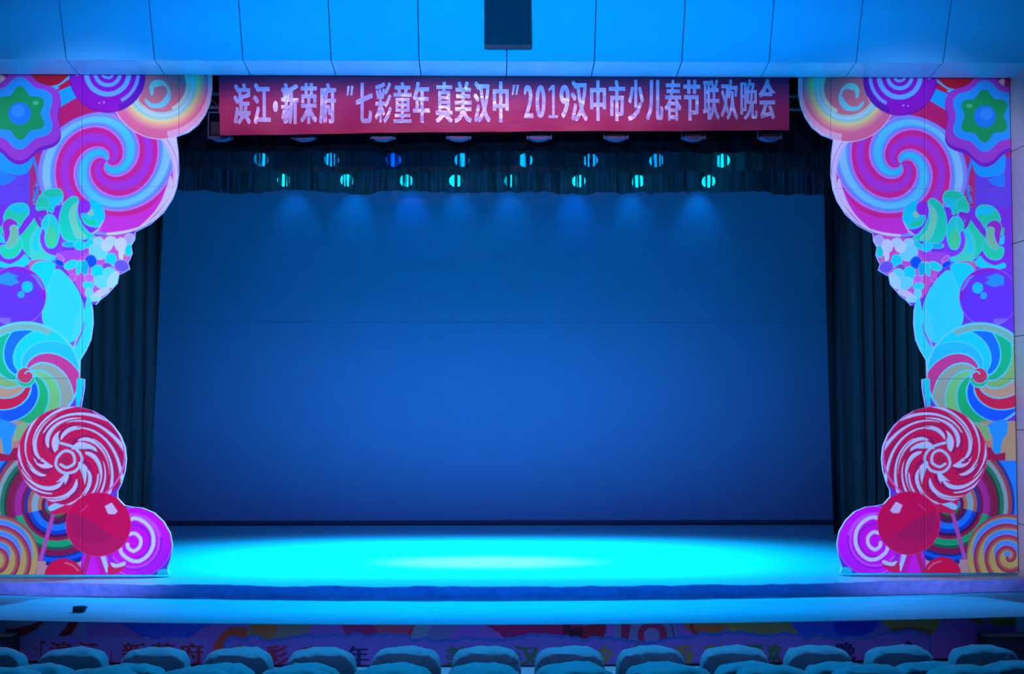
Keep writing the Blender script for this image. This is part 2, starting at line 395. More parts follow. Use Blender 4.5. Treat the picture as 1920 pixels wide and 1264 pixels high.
    A.poly([(1010, 240), (1060, 275), (1120, 265), (1170, 200), (1190, 190), (1185, 250), (1140, 300), (1060, 305), (1020, 275)], (84, 180, 216), **z1)
    A.line([(985, 190), (960, 260), (1060, 340)], 1.6, (200, 170, 160), **z1)
    # --- purple ring disc
    m = A.ell(201.5, 142, 70, 68, (120, 20, 190), edge=(60, 20, 150), ew=1.5)
    r, th = A.pol(201, 142); u = r + 5 * np.cos(np.radians(th + 100))
    for lo, hi in ((5, 11), (19, 26), (35, 44)): A.put(m & (u > lo) & (u < hi), (84, 160, 250))
    A.put(m & (u > 54) & (u < 60) & (th > -60), (90, 150, 250)); A.put(m & (u > 62) & (th > -70), (80, 24, 170))
    A.ell(186, 193, 1.6, col=(170, 120, 230)); A.ell(195, 192, 2, col=(170, 120, 230))
    # --- flower
    for (cx, cy, r0, am, col, ph) in ((36, 222, 80, 7, (96, 30, 190), 0), (37, 216, 78, 7, (132, 56, 200), 0), (37, 212, 62, 6, (30, 140, 252), 0), (38, 212, 44, 6, (16, 140, 92), 0)):
        r, th = A.pol(cx, cy); A.put(r < r0 + am * np.cos(np.radians(6 * (th - 90))), col)
    A.line([(30, 180 + 22), (25, 0 + 190), (40, 180)], 1, (16, 140, 92))
    A.ell(37, 213, 21, col=(24, 116, 236)); A.ell(34, 208, 12, col=(40, 134, 244)); A.ell(67, 193, 6, 4, (60, 170, 130))
    # --- candy twists
    TE = (24, 190, 160); CY = (16, 212, 236); GR = (60, 190, 140); OL = (100, 170, 150); PU = (116, 36, 214); E_ = (60, 226, 240)
    A.put((x < 130) & (y > 385) & (y < 500), (104, 44, 216))
    A.poly([(0, 860), (120, 890), (260, 790), (330, 850), (450, 860), (600, 810), (560, 860), (360, 875), (230, 925), (0, 925)], CY, **z5)
    A.line([(-30, 780), (40, 850), (130, 858), (220, 800), (252, 700)], 8, PU, **z5, smooth=True)
    A.poly([(210, 600), (300, 500), (400, 380), (440, 470), (350, 600), (330, 700), (340, 820), (260, 740)], TE, edge=E_, ew=1, **z5)
    A.poly([(440, 460), (350, 570), (325, 680), (350, 850), (450, 855), (590, 810), (500, 760), (450, 680), (440, 580), (480, 480)], (60, 206, 180), edge=E_, ew=1.2, **z5)
    A.poly([(440, 480), (370, 600), (350, 720), (420, 760), (400, 640), (430, 560)], CY, **z5)
    A.line([(475, 540), (455, 620), (490, 720), (570, 770), (640, 740), (670, 650), (655, 560)], 9, (124, 48, 240), **z5, smooth=True)
    A.line([(440, 470), (400, 400), (420, 340), (560, 350)], 9, (110, 40, 190), **z5, smooth=True)
    A.poly([(500, 370), (570, 370), (620, 450), (640, 540), (610, 680), (560, 718), (510, 700), (485, 620), (490, 540), (450, 460)], (24, 196, 190), edge=E_, ew=1.2, **z5)
    A.poly([(500, 560), (530, 470), (600, 560), (600, 660), (560, 710), (515, 690)], GR, **z5)
    A.line([(505, 300), (515, 350), (530, 440), (500, 560)], 2, E_, **z5, smooth=True)
    A.poly([(400, 310), (395, 250), (430, 160), (490, 100), (580, 80), (650, 90), (678, 150), (670, 200), (620, 240), (580, 280), (565, 335), (490, 300)], TE, edge=E_, ew=1.2, **z5)
    A.poly([(430, 170), (520, 190), (545, 250), (560, 320), (620, 240), (670, 200), (676, 150), (560, 170)], (20, 190, 220), **z5)
    A.line([(400, 300), (440, 280), (520, 280), (520, 190), (450, 150)], 1.4, E_, **z5, smooth=True)
    # left twist
    A.poly([(40, 400), (60, 330), (120, 260), (220, 235), (290, 260), (312, 340), (250, 420), (200, 510), (185, 450), (120, 400), (60, 410)], TE, edge=E_, ew=1.2, **z5)
    A.poly([(100, 280), (220, 250), (300, 290), (300, 350), (240, 330), (180, 340)], (10, 180, 240), **z5)
    A.poly([(200, 550), (210, 500), (270, 420), (320, 370), (345, 420), (290, 500), (220, 580)], (110, 40, 210), **z5)
    A.poly([(30, 500), (40, 440), (100, 400), (170, 430), (188, 480), (130, 500), (110, 560), (85, 640), (40, 660), (45, 580)], (130, 36, 190), edge=E_, ew=1, **z5)
    A.poly([(10, 700), (60, 690), (90, 730), (170, 690), (215, 610), (238, 700), (190, 790), (120, 828), (50, 820), (10, 770)], TE, edge=E_, ew=1.2, **z5)
    A.poly([(110, 500), (150, 475), (185, 500), (195, 600), (170, 680), (100, 720), (60, 705), (90, 640), (115, 560)], OL, edge=E_, ew=1.2, **z5)
    A.poly([(0, 560), (40, 600), (50, 660), (0, 650)], CY, **z5); A.poly([(0, 480), (25, 500), (30, 560), (0, 550)], TE, **z5)
    # right pair of crescents
    A.poly([(850, 200), (835, 320), (850, 400), (920, 500), (985, 555), (1050, 490), (950, 475), (890, 420), (875, 340), (880, 230)], (116, 40, 220), **z5)
    A.poly([(800, 165), (845, 200), (830, 300), (850, 400), (900, 500), (960, 560), (1020, 600), (900, 625), (830, 640), (700, 630), (650, 520), (640, 400), (680, 260), (740, 190)], (20, 200, 170), edge=E_, ew=1.2, **z5)
    A.poly([(845, 215), (770, 280), (745, 380), (780, 520), (830, 610), (930, 600), (850, 500), (820, 380), (830, 280)], (100, 190, 170), edge=E_, ew=1, **z5)
    A.poly([(960, 200), (1040, 215), (1100, 270), (1125, 360), (1110, 430), (1050, 490), (950, 475), (890, 420), (880, 350), (930, 345), (975, 310), (975, 250)], (6, 232, 232), edge=E_, ew=1, **z5)
    A.poly([(895, 370), (960, 405), (1030, 410), (1040, 468), (950, 470), (900, 420)], (20, 200, 160), edge=E_, ew=.8, **z5)
    A.poly([(940, 345), (1000, 300), (1010, 350), (970, 380)], (110, 200, 170), **z5)
    A.ell(915 / 5.746, 340 + 270 / 5.746, 11, 13, (124, 40, 222))
    A.line([(1000, 560), (1060, 520), (1110, 430)], 2.5, (170, 170, 244), **z5)
    # --- pebbles
    A.poly([(640, 780), (800, 740), (1020, 600), (1200, 590), (1440, 560), (1445, 640), (1410, 700), (1400, 870), (1300, 1000), (1270, 1080), (1160, 1200), (1040, 1290), (900, 1240), (800, 1080), (700, 940)], (190, 70, 190), **z5)
    A.poly([(640, 760), (800, 740), (960, 740), (860, 830), (720, 880), (640, 830)], (150, 60, 210), **z5)
    PBL = [(750, 680, 70, 26, 0, (0, 160, 210)), (860, 690, 62, 48, 10, (0, 236, 240)), (960, 670, 60, 30, -40, (0, 200, 210)), (1060, 640, 50, 40, 0, (120, 240, 230)),
           (1060, 760, 100, 80, 20, (100, 240, 230)), (1150, 690, 60, 60, 0, (170, 230, 240)), (1200, 640, 60, 44, 20, (160, 250, 226)), (1390, 620, 50, 56, 20, (150, 150, 230)),
           (1300, 680, 60, 70, 10, (180, 240, 240)), (1385, 740, 34, 60, 10, (0, 190, 200)), (1310, 780, 30, 64, 0, (190, 230, 246)), (1345, 830, 14, 40, 0, (210, 90, 150)),
           (980, 860, 60, 66, -20, (10, 70, 230)), (910, 930, 40, 72, -5, (0, 150, 220)), (850, 930, 24, 70, 12, (0, 220, 210)), (765, 900, 72, 42, -25, (20, 236, 214)),
           (640, 880, 50, 30, 30, (10, 60, 220)), (650, 820, 44, 22, 40, (170, 80, 200)), (1195, 848, 58, 72, 5, (0, 224, 222)), (1150, 940, 60, 60, 0, (120, 60, 190)),
           (1050, 975, 66, 70, 25, (0, 236, 220)), (1180, 990, 66, 60, 20, (80, 210, 220)), (1310, 910, 76, 60, 15, (96, 76, 220)), (1110, 1090, 96, 66, 15, (90, 246, 226)),
           (1220, 1060, 50, 90, 30, (150, 246, 236)), (950, 1120, 58, 40, 10, (30, 230, 220)), (780, 1040, 34, 34, 0, (190, 70, 200)), (960, 1040, 50, 40, 0, (180, 90, 220)),
           (1090, 1200, 84, 34, -25, (180, 170, 236)), (960, 1200, 40, 50, 0, (90, 230, 230)), (1020, 1262, 60, 30, 0, (130, 240, 240))]
    for cx, cy, rx, ry, an, c in PBL:
        e = tuple(min(255, int(q * .6 + 90)) for q in c)
        A.ell(cx / 5.746, 340 + cy / 5.746, rx / 5.746, ry / 5.746, c, an, edge=e, ew=.9)
    # --- jelly slices
    A.poly([(580, 480), (605, 540), (608, 650), (592, 760), (520, 900), (470, 820), (520, 720), (552, 600)], (40, 226, 226), edge=(70, 246, 246), ew=1, **z2)
    A.poly([(552, 640), (548, 700), (500, 800), (470, 800), (510, 720)], (120, 70, 220), **z2)
    A.line([(540, 690), (500, 770), (480, 830)], 2, (150, 230, 246), **z2)
    A.poly([(190, 250), (360, 260), (330, 420), (300, 560), (240, 400)], (170, 90, 160), **z2)
    A.poly([(205, 310), (240, 255), (330, 250), (362, 275), (340, 340), (300, 440), (250, 370)], (10, 214, 226), edge=(60, 230, 240), ew=1, **z2)
    A.poly([(375, 300), (440, 345), (510, 440), (548, 560), (535, 690), (470, 775), (380, 740), (285, 640), (300, 480), (335, 370)], (40, 200, 240), edge=(80, 230, 250), ew=1.4, **z2)
    A.poly([(520, 560), (545, 620), (520, 710), (465, 772), (480, 700)], (60, 206, 236), **z2)
    # --- violet ball
    m = A.ell(30, 555, 56, 55, (92, 44, 232), edge=(150, 110, 230), ew=1)
    r, th = A.pol(24, 560); A.put(m & (r > 53) & (y < 560), (122, 30, 190))
    A.poly([(200, 330), (250, 350), (290, 430), (270, 420), (230, 360)], (90, 110, 240), **z2)
    A.poly([(0, 340), (50, 318), (80, 330), (130, 345), (95, 350), (128, 385), (70, 408), (0, 392)], (30, 130, 250), smooth=False, **z2)
    A.ell(51, 538, 10.5, col=(10, 170, 250)); A.ell(39.5, 552.5, 6.5, col=(20, 150, 250))
    A.put(m & (y > 596) & (x < 20), (110, 90, 230))
    # --- rainbow swirl
    m = A.ell(47, 702, 104, 98, (20, 200, 220), edge=(60, 220, 240), ew=1.2)
    r, th = A.pol(49, 704)
    RC = {0: (130, 150, 150), 1: (178, 52, 140), 2: (30, 170, 225), 3: (10, 205, 235), 4: (10, 100, 246), 5: (6, 165, 130), 6: (110, 165, 110), 7: (165, 140, 130),
          8: (186, 26, 76), 9: (6, 84, 244), 10: (20, 165, 110), 11: (100, 180, 120)}
    phase = (th + 1.05 * (r - 60) + 15) / 30.0
    kk = np.floor(phase).astype(int) % 12; fr = phase - np.floor(phase)
    for k_, c in RC.items(): A.put(m & (kk == k_), c)
    lw = np.minimum(fr, 1 - fr) * 30 * np.pi / 180 * np.maximum(r, 8)
    A.put(m & (lw < 1.9 - .4 * (r < 30)), (70, 220, 240))
    q = np.sqrt(((x - 47) / 104) ** 2 + ((y - 702) / 98) ** 2)
    A.put(m & (q > .86) & (th > 60), (110, 160, 166)); A.put(m & (q > .84) & (q < .865) & (th > 60), (60, 220, 240))
    A.put(m & (q > .97), (90, 200, 220)); 
    A.ell(48, 708, 17, 17, (20, 170, 120), edge=(70, 220, 240), ew=2); A.ell(47, 704, 14, 14, (186, 44, 92), edge=(70, 220, 240), ew=1.4)
    A.line([(165, 985), (185, 968), (215, 985), (225, 1010)], 2.4, (90, 220, 236), **z2, smooth=True)
    A.poly([(505, 1015), (552, 1020), (548, 1080), (522, 1215), (500, 1200)], (6, 226, 216), smooth=False, **z2)
    # --- drips under it
    A.put((x < 46) & (y > 790) & (y < 880), (150, 140, 120))
    A.poly([(-20, 170), (70, 180), (115, 215), (80, 280), (75, 380), (30, 395), (10, 300), (-20, 260)], (26, 140, 246), **z3)
    A.poly([(110, 215), (200, 190), (200, 240), (130, 300), (100, 290)], (110, 170, 120), edge=(70, 200, 240), ew=1, **z3)
    A.poly([(95, 310), (150, 300), (130, 360), (85, 370)], (160, 120, 120), **z3)
    A.poly([(-10, 385), (60, 395), (90, 350), (150, 350), (150, 430), (60, 440), (-10, 465)], (136, 20, 74), smooth=False, **z3)
    # --- concentric rainbow disc
    m = (y > 865) & (x < 160); r, th = A.pol(106, 948)
    r = r * 3.511; lft = (th > 90) | (th < -165)
    RG = [(0, 40, (150, 90, 60), (150, 90, 60)), (40, 75, (30, 110, 80), (20, 120, 230)), (75, 100, (90, 30, 70), (90, 26, 70)), (100, 125, (60, 30, 90), (150, 110, 90)), (125, 165, (20, 110, 240), (110, 160, 190)), (165, 190, (10, 60, 200), (150, 90, 80)),
          (190, 212, (60, 20, 80), (30, 50, 150)), (212, 232, (130, 24, 80), (100, 24, 80)), (232, 275, (20, 150, 110), (140, 40, 150)), (275, 292, (20, 90, 80), (110, 30, 90)), (292, 330, (110, 24, 80), (110, 24, 70)), (330, 345, (20, 40, 140), (20, 60, 60)),
          (345, 372, (10, 80, 220), (24, 110, 90)), (372, 400, (10, 40, 150), (110, 150, 170)), (400, 425, (160, 140, 140), (130, 60, 80)), (425, 445, (150, 130, 140), (30, 50, 140)), (445, 600, (150, 120, 130), (20, 120, 240))]
    for lo, hi, cb, cl in RG:
        k1 = m & (r >= lo) & (r < hi); A.put(k1 & ~lft, cb); A.put(k1 & lft, cl)
    # --- stick and mint fold
    A.line([(350, 790), (268, 1085)], 7.5, (150, 70, 170), **z3)
    A.poly([(310, 690), (350, 660), (480, 670), (500, 760), (400, 785), (335, 780)], (180, 24, 84), **z3)
    A.poly([(315, 750), (350, 720), (460, 690), (480, 700), (400, 740), (340, 765)], (120, 190, 246), **z3)
    # --- peppermint swirl
    m = A.ell(134.5, 855, 101, 92, (196, 20, 88), edge=(214, 60, 160), ew=1)
    m = m | A.ell(152, 880, 82, 62, (196, 20, 88))
    r, th = A.pol(122.5, 864)
    ro = np.sqrt(((x - 134.5) / 101) ** 2 + ((y - 855) / 92) ** 2)
    rr = np.where(ro > 0, r, r)
    base = th + 1.55 * rr
    A.put(m & (((base * 13 / 360) % 1) < .2) & (rr > 34), (140, 24, 92))
    for lo, hi, N, off in ((20, 62, 5, .0), (40, 88, 9, .4), (66, 124, 12, .1)):
        q_ = (base + 9 * np.sin(rr / 13)) * N / 360 + off; fr_ = (q_ % 1.0)
        tp = np.clip(np.sin(np.pi * np.clip((rr - lo - 5 * np.sin(np.floor(q_) * 2.4)) / (hi - lo), 0, 1)), 0, 1) ** .6
        d_ = np.abs(fr_ - .5); k0 = m & (rr > lo) & (rr < hi)
        A.put(k0 & (d_ < .34 * tp + .05) & (tp > .05), (200, 20, 80)); A.put(k0 & (fr_ - .5 > .2 * tp) & (fr_ - .5 < .36 * tp) & (tp > .2), (128, 24, 96))
        k1 = k0 & (d_ < .17 * tp) & (tp > .05)
        gb = np.clip((fr_ - .3) / .4, 0, 1)[:, None]; cc = np.array([110, 206, 250]) * (1 - gb) + np.array([206, 170, 240]) * gb
        A.c[k1] = cc[k1]
    A.put(m & (rr < 25), (196, 24, 84)); A.put(m & (rr < 8), (150, 30, 90))
    A.line([(400, 460), (440, 480), (490, 450), (480, 390), (430, 370), (380, 410), (370, 470), (420, 515), (500, 500), (540, 420), (490, 350), (400, 320)], 5, (140, 206, 250), **z3, smooth=True)
    A.put(m & (ro > .965) & (ro < 1) & (th < 60) & (th > -60), (230, 90, 190))
    # --- lower left cream spiral
    m = A.ell(-6, 1044, 78, 77, (150, 146, 96), edge=(120, 60, 110), ew=1)
    r, th = A.pol(-9, 1047); u = (r + 21.0 * (th + 40) / 360.0) % 21.0
    A.put(m & (u < 4), (150, 56, 96)); A.put(m & (u >= 4) & (u < 7), (104, 44, 84))
    w_ = np.clip(np.sin(np.radians(th + 5)) * 1.3, 0, 1)
    A.put(m & (u > 8) & (u < 8 + 9 * w_), (50, 130, 240)); A.put(m & (u > 7) & (u < 8.5) & (w_ > .3), (160, 96, 170)); A.put(m & (u > 18.5), (120, 110, 80))
    # --- bottom fillers
    A.put((x > 70) & (x < 86) & (y > 1052), (150, 130, 150))
    A.poly([(540, 1060), (720, 1000), (900, 1100), (900, 1200), (520, 1200)], (180, 26, 220), smooth=False, **z3)
    # --- magenta spiral disc
    m = A.ell(258, 1016, 64.5, 65, (206, 14, 226), edge=(240, 120, 240), ew=1)
    r, th = A.pol(250, 1016)
    A.put(m & (r > 54) & (th < 40), (240, 20, 236)); A.put(m & (r > 46) & (r < 53), (226, 70, 236)); A.put(m & (r > 50) & (r < 54) & (th < 10), (140, 20, 214))
    A.put(m & (r < 46), (196, 16, 220)); A.put(m & (r < 34) & (r > 29), (140, 20, 200))
    A.line([(800, 860), (880, 815), (950, 840), (1000, 900), (1010, 980), (980, 1050), (920, 1095), (860, 1090), (805, 1050), (790, 1010)], 7, (170, 236, 246), **z3, smooth=True)
    A.line([(850, 920), (890, 915), (925, 950), (920, 1000), (880, 1030), (845, 1010), (840, 985)], 6.5, (176, 236, 246), **z3, smooth=True)
    A.poly([(620, 1060), (660, 1050), (710, 1175), (660, 1190)], (170, 20, 170), smooth=False, **z3)
    A.poly([(660, 1060), (690, 1055), (720, 1160), (700, 1175)], (150, 200, 250), smooth=False, **z3)
    A.poly([(700, 1050), (740, 1050), (750, 1110), (725, 1130)], (140, 30, 200), smooth=False, **z3)
    A.poly([(720, 1115), (820, 1110), (822, 1140), (770, 1175), (715, 1180)], (210, 24, 90), **z3)
    A.poly([(730, 1105), (770, 1115), (822, 1100), (820, 1125), (760, 1140), (735, 1125)], (150, 210, 250), **z3)
    # --- red ball on its stick
    A.line([(590, 1040), (548, 1180)], 9, (150, 34, 110), **z3)
    m = A.ell(184.6, 983.5, 60.5, 59.5, (214, 10, 84), edge=(220, 60, 120), ew=.8)
    q_ = A.inside(spline([(p / 3.511, q / 3.511 + 740) for p, q in ((420, 800), (470, 782), (530, 792), (610, 835), (690, 895), (770, 940), (860, 960), (870, 1090), (640, 1110), (430, 1060), (390, 900))]))
    A.put(m & q_, (150, 20, 92)); r, th = A.pol(176, 975); A.put(m & q_ & (r > 45), (166, 18, 92))
    A.poly([(690, 735), (735, 712), (775, 770), (755, 788), (712, 786)], (226, 170, 232), smooth=False, **z3)
    A.line([(535, 770), (580, 728)], 1.6, (220, 70, 150), **z3)
    # --- small red ball
    m = A.ell(119, 1080, 34.5, 32, (204, 14, 76), edge=(120, 20, 80), ew=1)
    A.line([(430, 1108), (480, 1125), (515, 1160)], 2, (230, 110, 170), **z3, smooth=True)
    A.poly([(1035, 1175), (1050, 1155), (1085, 1148), (1110, 1160), (1115, 1185), (1040, 1190)], (30, 220, 240), **z3)
    return A.c

OUT = [(0, 139), (396, 139), (396.5, 165), (393, 190), (384, 213), (370, 233), (352, 247), (329, 255.5), (333, 285), (334, 322), (330, 350), (322, 372), (305, 398), (280, 420), (252, 434),
       (251, 448), (244, 460), (246.5, 474), (242, 485), (238, 492), (242, 504), (226, 513), (221, 515), (218, 531), (206, 544), (199, 552), (186, 562), (178, 571), (170, 570), (172, 580), (173, 605), (169, 636),
       (160, 656), (148.5, 675), (147.5, 709), (157, 710.5), (156.5, 728), (150, 764), (172, 770), (192, 781), (210, 797), (224, 816), (233, 838), (235.5, 862), (233, 884), (226, 908), (219, 922), (219, 934), (232, 948), (246, 951), (266, 953),
       (288, 962), (306, 979), (318, 1000), (322.5, 1025), (319, 1048), (312, 1066), (317, 1078), (-17, 1078)]
OUT_R = [(-10.3, 139)] + OUT[1:-1] + [(-27.5, 1078)]
LNOM = np.array([.5, .55, 1.0])
def print_color(rgb, L=LNOM): return np.clip(srgb(rgb) / L, .004, .9)
def dense(o, st=1.0):
    out = []
    for (x0, y0), (x1, y1) in zip(o, o[1:] + o[:1]):
        n = max(1, int(math.hypot(x1 - x0, y1 - y0) / st))
        for i in range(n): out.append((x0 + (x1 - x0) * i / n, y0 + (y1 - y0) * i / n))
    return np.array(out)
def inside_mask(px, py, poly):
    a = Art(px, py, (0, 0, 0)); return a.inside(poly)
def add_print(me, rgb):
    at = me.color_attributes.new('print', 'FLOAT_COLOR', 'POINT')
    buf = np.ones((len(rgb), 4)); buf[:, :3] = rgb; at.data.foreach_set('color', buf.ravel())
def printed_sheet(name, outline, rect, paint, tow, thick, parent, m, step=1.25, L=LNOM, org=(0, 0, 0)):
    """a flat sheet cut to an outline; the print is stored on its surface. tow maps art coords -> scene"""
    x0, x1, y0, y1 = rect
    nx = max(2, int((x1 - x0) / step) + 1); ny = max(2, int((y1 - y0) / step) + 1)
    gx, gy = np.meshgrid(np.linspace(x0, x1, nx), np.linspace(y0, y1, ny)); gx = gx.ravel(); gy = gy.ravel()
    ins = inside_mask(gx, gy, outline)
    idx = np.arange(nx * ny).reshape(ny, nx)
    q = np.stack([idx[:-1, :-1], idx[:-1, 1:], idx[1:, 1:], idx[1:, :-1]], -1).reshape(-1, 4)
    q = q[ins[q].sum(1) >= 2]
    if len(q) < 4: return None
    used = np.unique(q); remap = -np.ones(nx * ny, int); remap[used] = np.arange(len(used)); q = remap[q]
    ux, uy = gx[used].copy(), gy[used].copy(); out = ~ins[used]
    D = dense(outline, .8); D = D[(D[:, 0] >= x0 - .01) & (D[:, 0] <= x1 + .01) & (D[:, 1] >= y0 - .01) & (D[:, 1] <= y1 + .01)]
    if len(D):
        for i in np.where(out)[0]:
            j = np.argmin((D[:, 0] - ux[i]) ** 2 + (D[:, 1] - uy[i]) ** 2); ux[i], uy[i] = D[j]
    acc = 0
    offs = [(-.32, -.18), (.18, -.32), (.32, .18), (-.18, .32)]
    for ox, oy in offs: acc = acc + print_color(paint(ux + ox * step, uy + oy * step), L)
    acc /= len(offs)
    W = tow(ux, uy) - np.array(org); n = len(used)
    # edges of the sheet
    e = np.concatenate([q[:, [0, 1]], q[:, [1, 2]], q[:, [2, 3]], q[:, [3, 0]]]); key = np.sort(e, 1); kk = key[:, 0] * n + key[:, 1]
    u_, inv, cnt = np.unique(kk, return_inverse=True, return_counts=True); be = e[cnt[inv] == 1]
    flip = (W[q[0, 1]] - W[q[0, 0]])[0] < 0
    B = W.copy(); B[:, 1] += thick
    V = np.concatenate([W, B]); side = np.stack([be[:, 1], be[:, 0], be[:, 0] + n, be[:, 1] + n], 1)
    faces = np.concatenate([q, side]) if not flip else np.concatenate([q[:, ::-1], side[:, ::-1]])
    faces = faces[:, ::-1]
    me = bpy.data.meshes.new(name); me.vertices.add(len(V)); me.vertices.foreach_set('co', V.ravel())
    me.loops.add(faces.size); me.loops.foreach_set('vertex_index', faces.ravel().astype(np.int32))
    me.polygons.add(len(faces)); me.polygons.foreach_set('loop_start', np.arange(0, faces.size, 4, dtype=np.int32))
    me.materials.append(m); me.update(calc_edges=True); me.validate()
    add_print(me, np.concatenate([acc, acc]))
    o = bpy.data.objects.new(name, me); COL.objects.link(o); o.parent = parent
    return o
def art_to_left(x, y): return Pn(x, y, PB - .02)
def art_to_right(x, y): return Pn(1882.5 - .968 * x, 750 + (y - 750) * .99, PB - .02)
def build_board(name, tow, label, OUT):
    base = tow(np.array([100.]), np.array([1078.]))[0]
    root = empty(name, (base[0], PB, ZS)); tag(root, label, 'cutout board', 'candy cutout boards beside the stage')
    org = (base[0], PB, ZS)
    o = dense(OUT, 4); W = tow(o[:, 0], o[:, 1]) - np.array(org)
    n = len(W); v = [(a[0], 0.0, a[2]) for a in W] + [(a[0], .035, a[2]) for a in W]
    f = [tuple(range(n)), tuple(range(2 * n - 1, n - 1, -1))] + [(i, (i + 1) % n, (i + 1) % n + n, i + n) for i in range(n)]
    mesh_obj('backing', v, f, M_FOAM, root)
    g = .45
    xs = [-30, 153, 335, 400]; ys = [139, 350, 710, 1078]
    for i in range(3):
        for j in range(3):
            printed_sheet('panel', OUT, (xs[i] + (g if i else 0), xs[i + 1] - (g if i < 2 else 0), ys[j] + (g if j else 0), ys[j + 1] - (g if j < 2 else 0)), paint_candy, tow, .018, root, M_PRINT, org=org)
    return root
build_board('candy_cutout_board', art_to_left, 'tall printed cutout of giant candies at the left of the stage', OUT)
build_board('candy_cutout_board', art_to_right, 'tall printed cutout of giant candies right of the stage, beside the side wall', OUT_R)

# ================================================================== STAGE FRONT PRINT
def paint_front(x, y):
    A = Art(x, y, (150, 100, 190))
    z = lambda k: dict(sc=4.0, ox=480 * k, oy=1160)
    def rim(k, pts, c): A.poly(pts, c, **z(k))
    A.put((x < 175), (126, 130, 190)); A.put((x >= 150) & (x < 260), (150, 96, 186))
    A.poly([(-40, 60), (-40, -40), (300, -60), (230, 60), (130, 130), (60, 150), (-40, 150)], (150, 30, 40), **z(0)); A.poly([(-40, 80), (60, 78), (160, 50), (240, 0), (230, -60), (-40, -60)], (150, 160, 190), **z(0))
    A.poly([(470, 0), (550, -10), (520, 60), (465, 150), (375, 140), (440, 60)], (140, 20, 30), **z(0), smooth=False)
    A.poly([(840, -30), (1620, -30), (1500, 60), (1380, 150), (1240, 200), (1060, 150), (960, 80)], (40, 80, 200), **z(0))
    A.poly([(1000, 30), (1560, 20), (1400, 90), (1300, 190), (1180, 160)], (50, 90, 210), **z(0))
    A.poly([(1610, 240), (1620, 140), (1700, 60), (1780, 45), (1860, 70), (1930, 140), (1950, 260)], (210, 80, 50), **z(0))
    A.poly([(-20, -20), (440, -20), (400, 60), (380, 200), (60, 220), (-60, 240)], (140, 130, 120), **z(1)); A.poly([(-30, -20), (110, -20), (150, 70), (80, 150), (-40, 200)], (190, 110, 60), **z(1))
    A.poly([(630, -10), (860, -10), (900, 60), (960, 160), (700, 160), (670, 100)], (210, 40, 90), **z(1), smooth=False); A.poly([(660, 20), (860, 20), (930, 120), (800, 140), (700, 130)], (180, 40, 110), **z(1))
    A.poly([(860, -10), (1200, -10), (1140, 140), (950, 150), (900, 60)], (200, 80, 110), **z(1), smooth=False); A.poly([(1150, 60), (1200, 10), (1150, 140), (1120, 140)], (220, 50, 80), smooth=False, **z(1))
    A.poly([(1200, 0), (1330, 0), (1260, 150), (1150, 150)], (120, 150, 170), smooth=False, **z(1)); A.poly([(1330, 0), (1540, 0), (1470, 110), (1440, 160), (1250, 160)], (120, 120, 170), smooth=False, **z(1))
    A.line([(1730, -20), (1800, 80), (1900, 170)], 3, (220, 120, 180), **z(1)); A.poly([(1740, -20), (2400, -20), (2380, 160), (2150, 190), (1920, 160), (1820, 90)], (190, 30, 100), **z(1))
    A.poly([(380, 30), (440, 20), (440, 150), (400, 150)], (90, 10, 60), **z(2)); A.poly([(430, 70), (620, 20), (700, 20), (700, 90), (650, 160), (430, 170)], (170, 24, 60), **z(2)); A.poly([(430, 70), (520, 50), (520, 140), (440, 160)], (80, 10, 40), **z(2))
    A.poly([(770, -10), (1230, -10), (1240, 200), (770, 200)], (120, 130, 170), smooth=False, **z(2))
    A.poly([(830, -10), (890, -10), (870, 150), (820, 140)], (170, 40, 90), **z(2)); A.ell(1055 / 4 + 960, 1160 + 110 / 4, 28, 27, (180, 40, 90)); A.ell(1050 / 4 + 960, 1160 + 118 / 4, 15, 16, (140, 130, 180)); A.line([(1190, -10), (1215, 100), (1225, 180)], 3, (90, 60, 100), **z(2))
    A.poly([(1300, 10), (1620, 10), (1500, 150), (1400, 120), (1330, 80)], (190, 110, 60), **z(2)); A.poly([(1340, 0), (1380, 0), (1370, 60), (1420, 120), (1380, 120), (1340, 70)], (190, 50, 60), **z(2))
    A.poly([(1620, -20), (2150, -20), (2200, 130), (1800, 260), (1660, 120)], (140, 140, 80), **z(2)); A.poly([(1620, -20), (1660, 0), (1700, 110), (1730, 200), (1660, 120)], (170, 150, 60), **z(2))
    A.poly([(230, -10), (840, -10), (830, 120), (600, 170), (300, 150)], (40, 90, 210), **z(3)); A.poly([(540, 20), (840, -10), (820, 100), (700, 150), (560, 130)], (20, 50, 190), **z(3))
    A.poly([(910, -20), (1370, -20), (1360, 50), (1290, 150), (1210, 190), (1100, 180), (960, 100)], (160, 140, 80), **z(3)); A.poly([(960, 100), (1100, 80), (1250, 100), (1300, 130), (1210, 190), (1080, 180)], (150, 90, 50), **z(3))
    A.poly([(1550, -10), (1650, -10), (1730, 80), (1640, 60)], (150, 90, 50), smooth=False, **z(3)); A.poly([(1690, -20), (1960, -20), (1960, 90), (1800, 85), (1740, 40)], (60, 130, 60), **z(3))
    # clouds behind the big lettering: blue scalloped rim, lilac inside
    CL = []
    rg = np.random.RandomState(3); xx = 436
    while xx < 1745:
        r_ = 13 + 7 * rg.rand(); CL.append((xx, 1211 + 5 * math.sin(xx * .017) - rg.rand() * 7 + (3 if xx > 900 else 0), r_)); xx += r_ * 1.25
    for cx, cy, r_ in CL: A.ell(cx, cy, r_ + 4, col=(50, 110, 190)); A.put((np.abs(x - cx) < r_ + 4) & (y > cy), (50, 110, 190))
    for cx, cy, r_ in CL: A.ell(cx, cy + 2, r_, col=(130, 110, 196)); A.put((np.abs(x - cx) < r_) & (y > cy + 2), (134, 112, 198))
    # soft plain clouds behind the small red lettering
    xx = 66
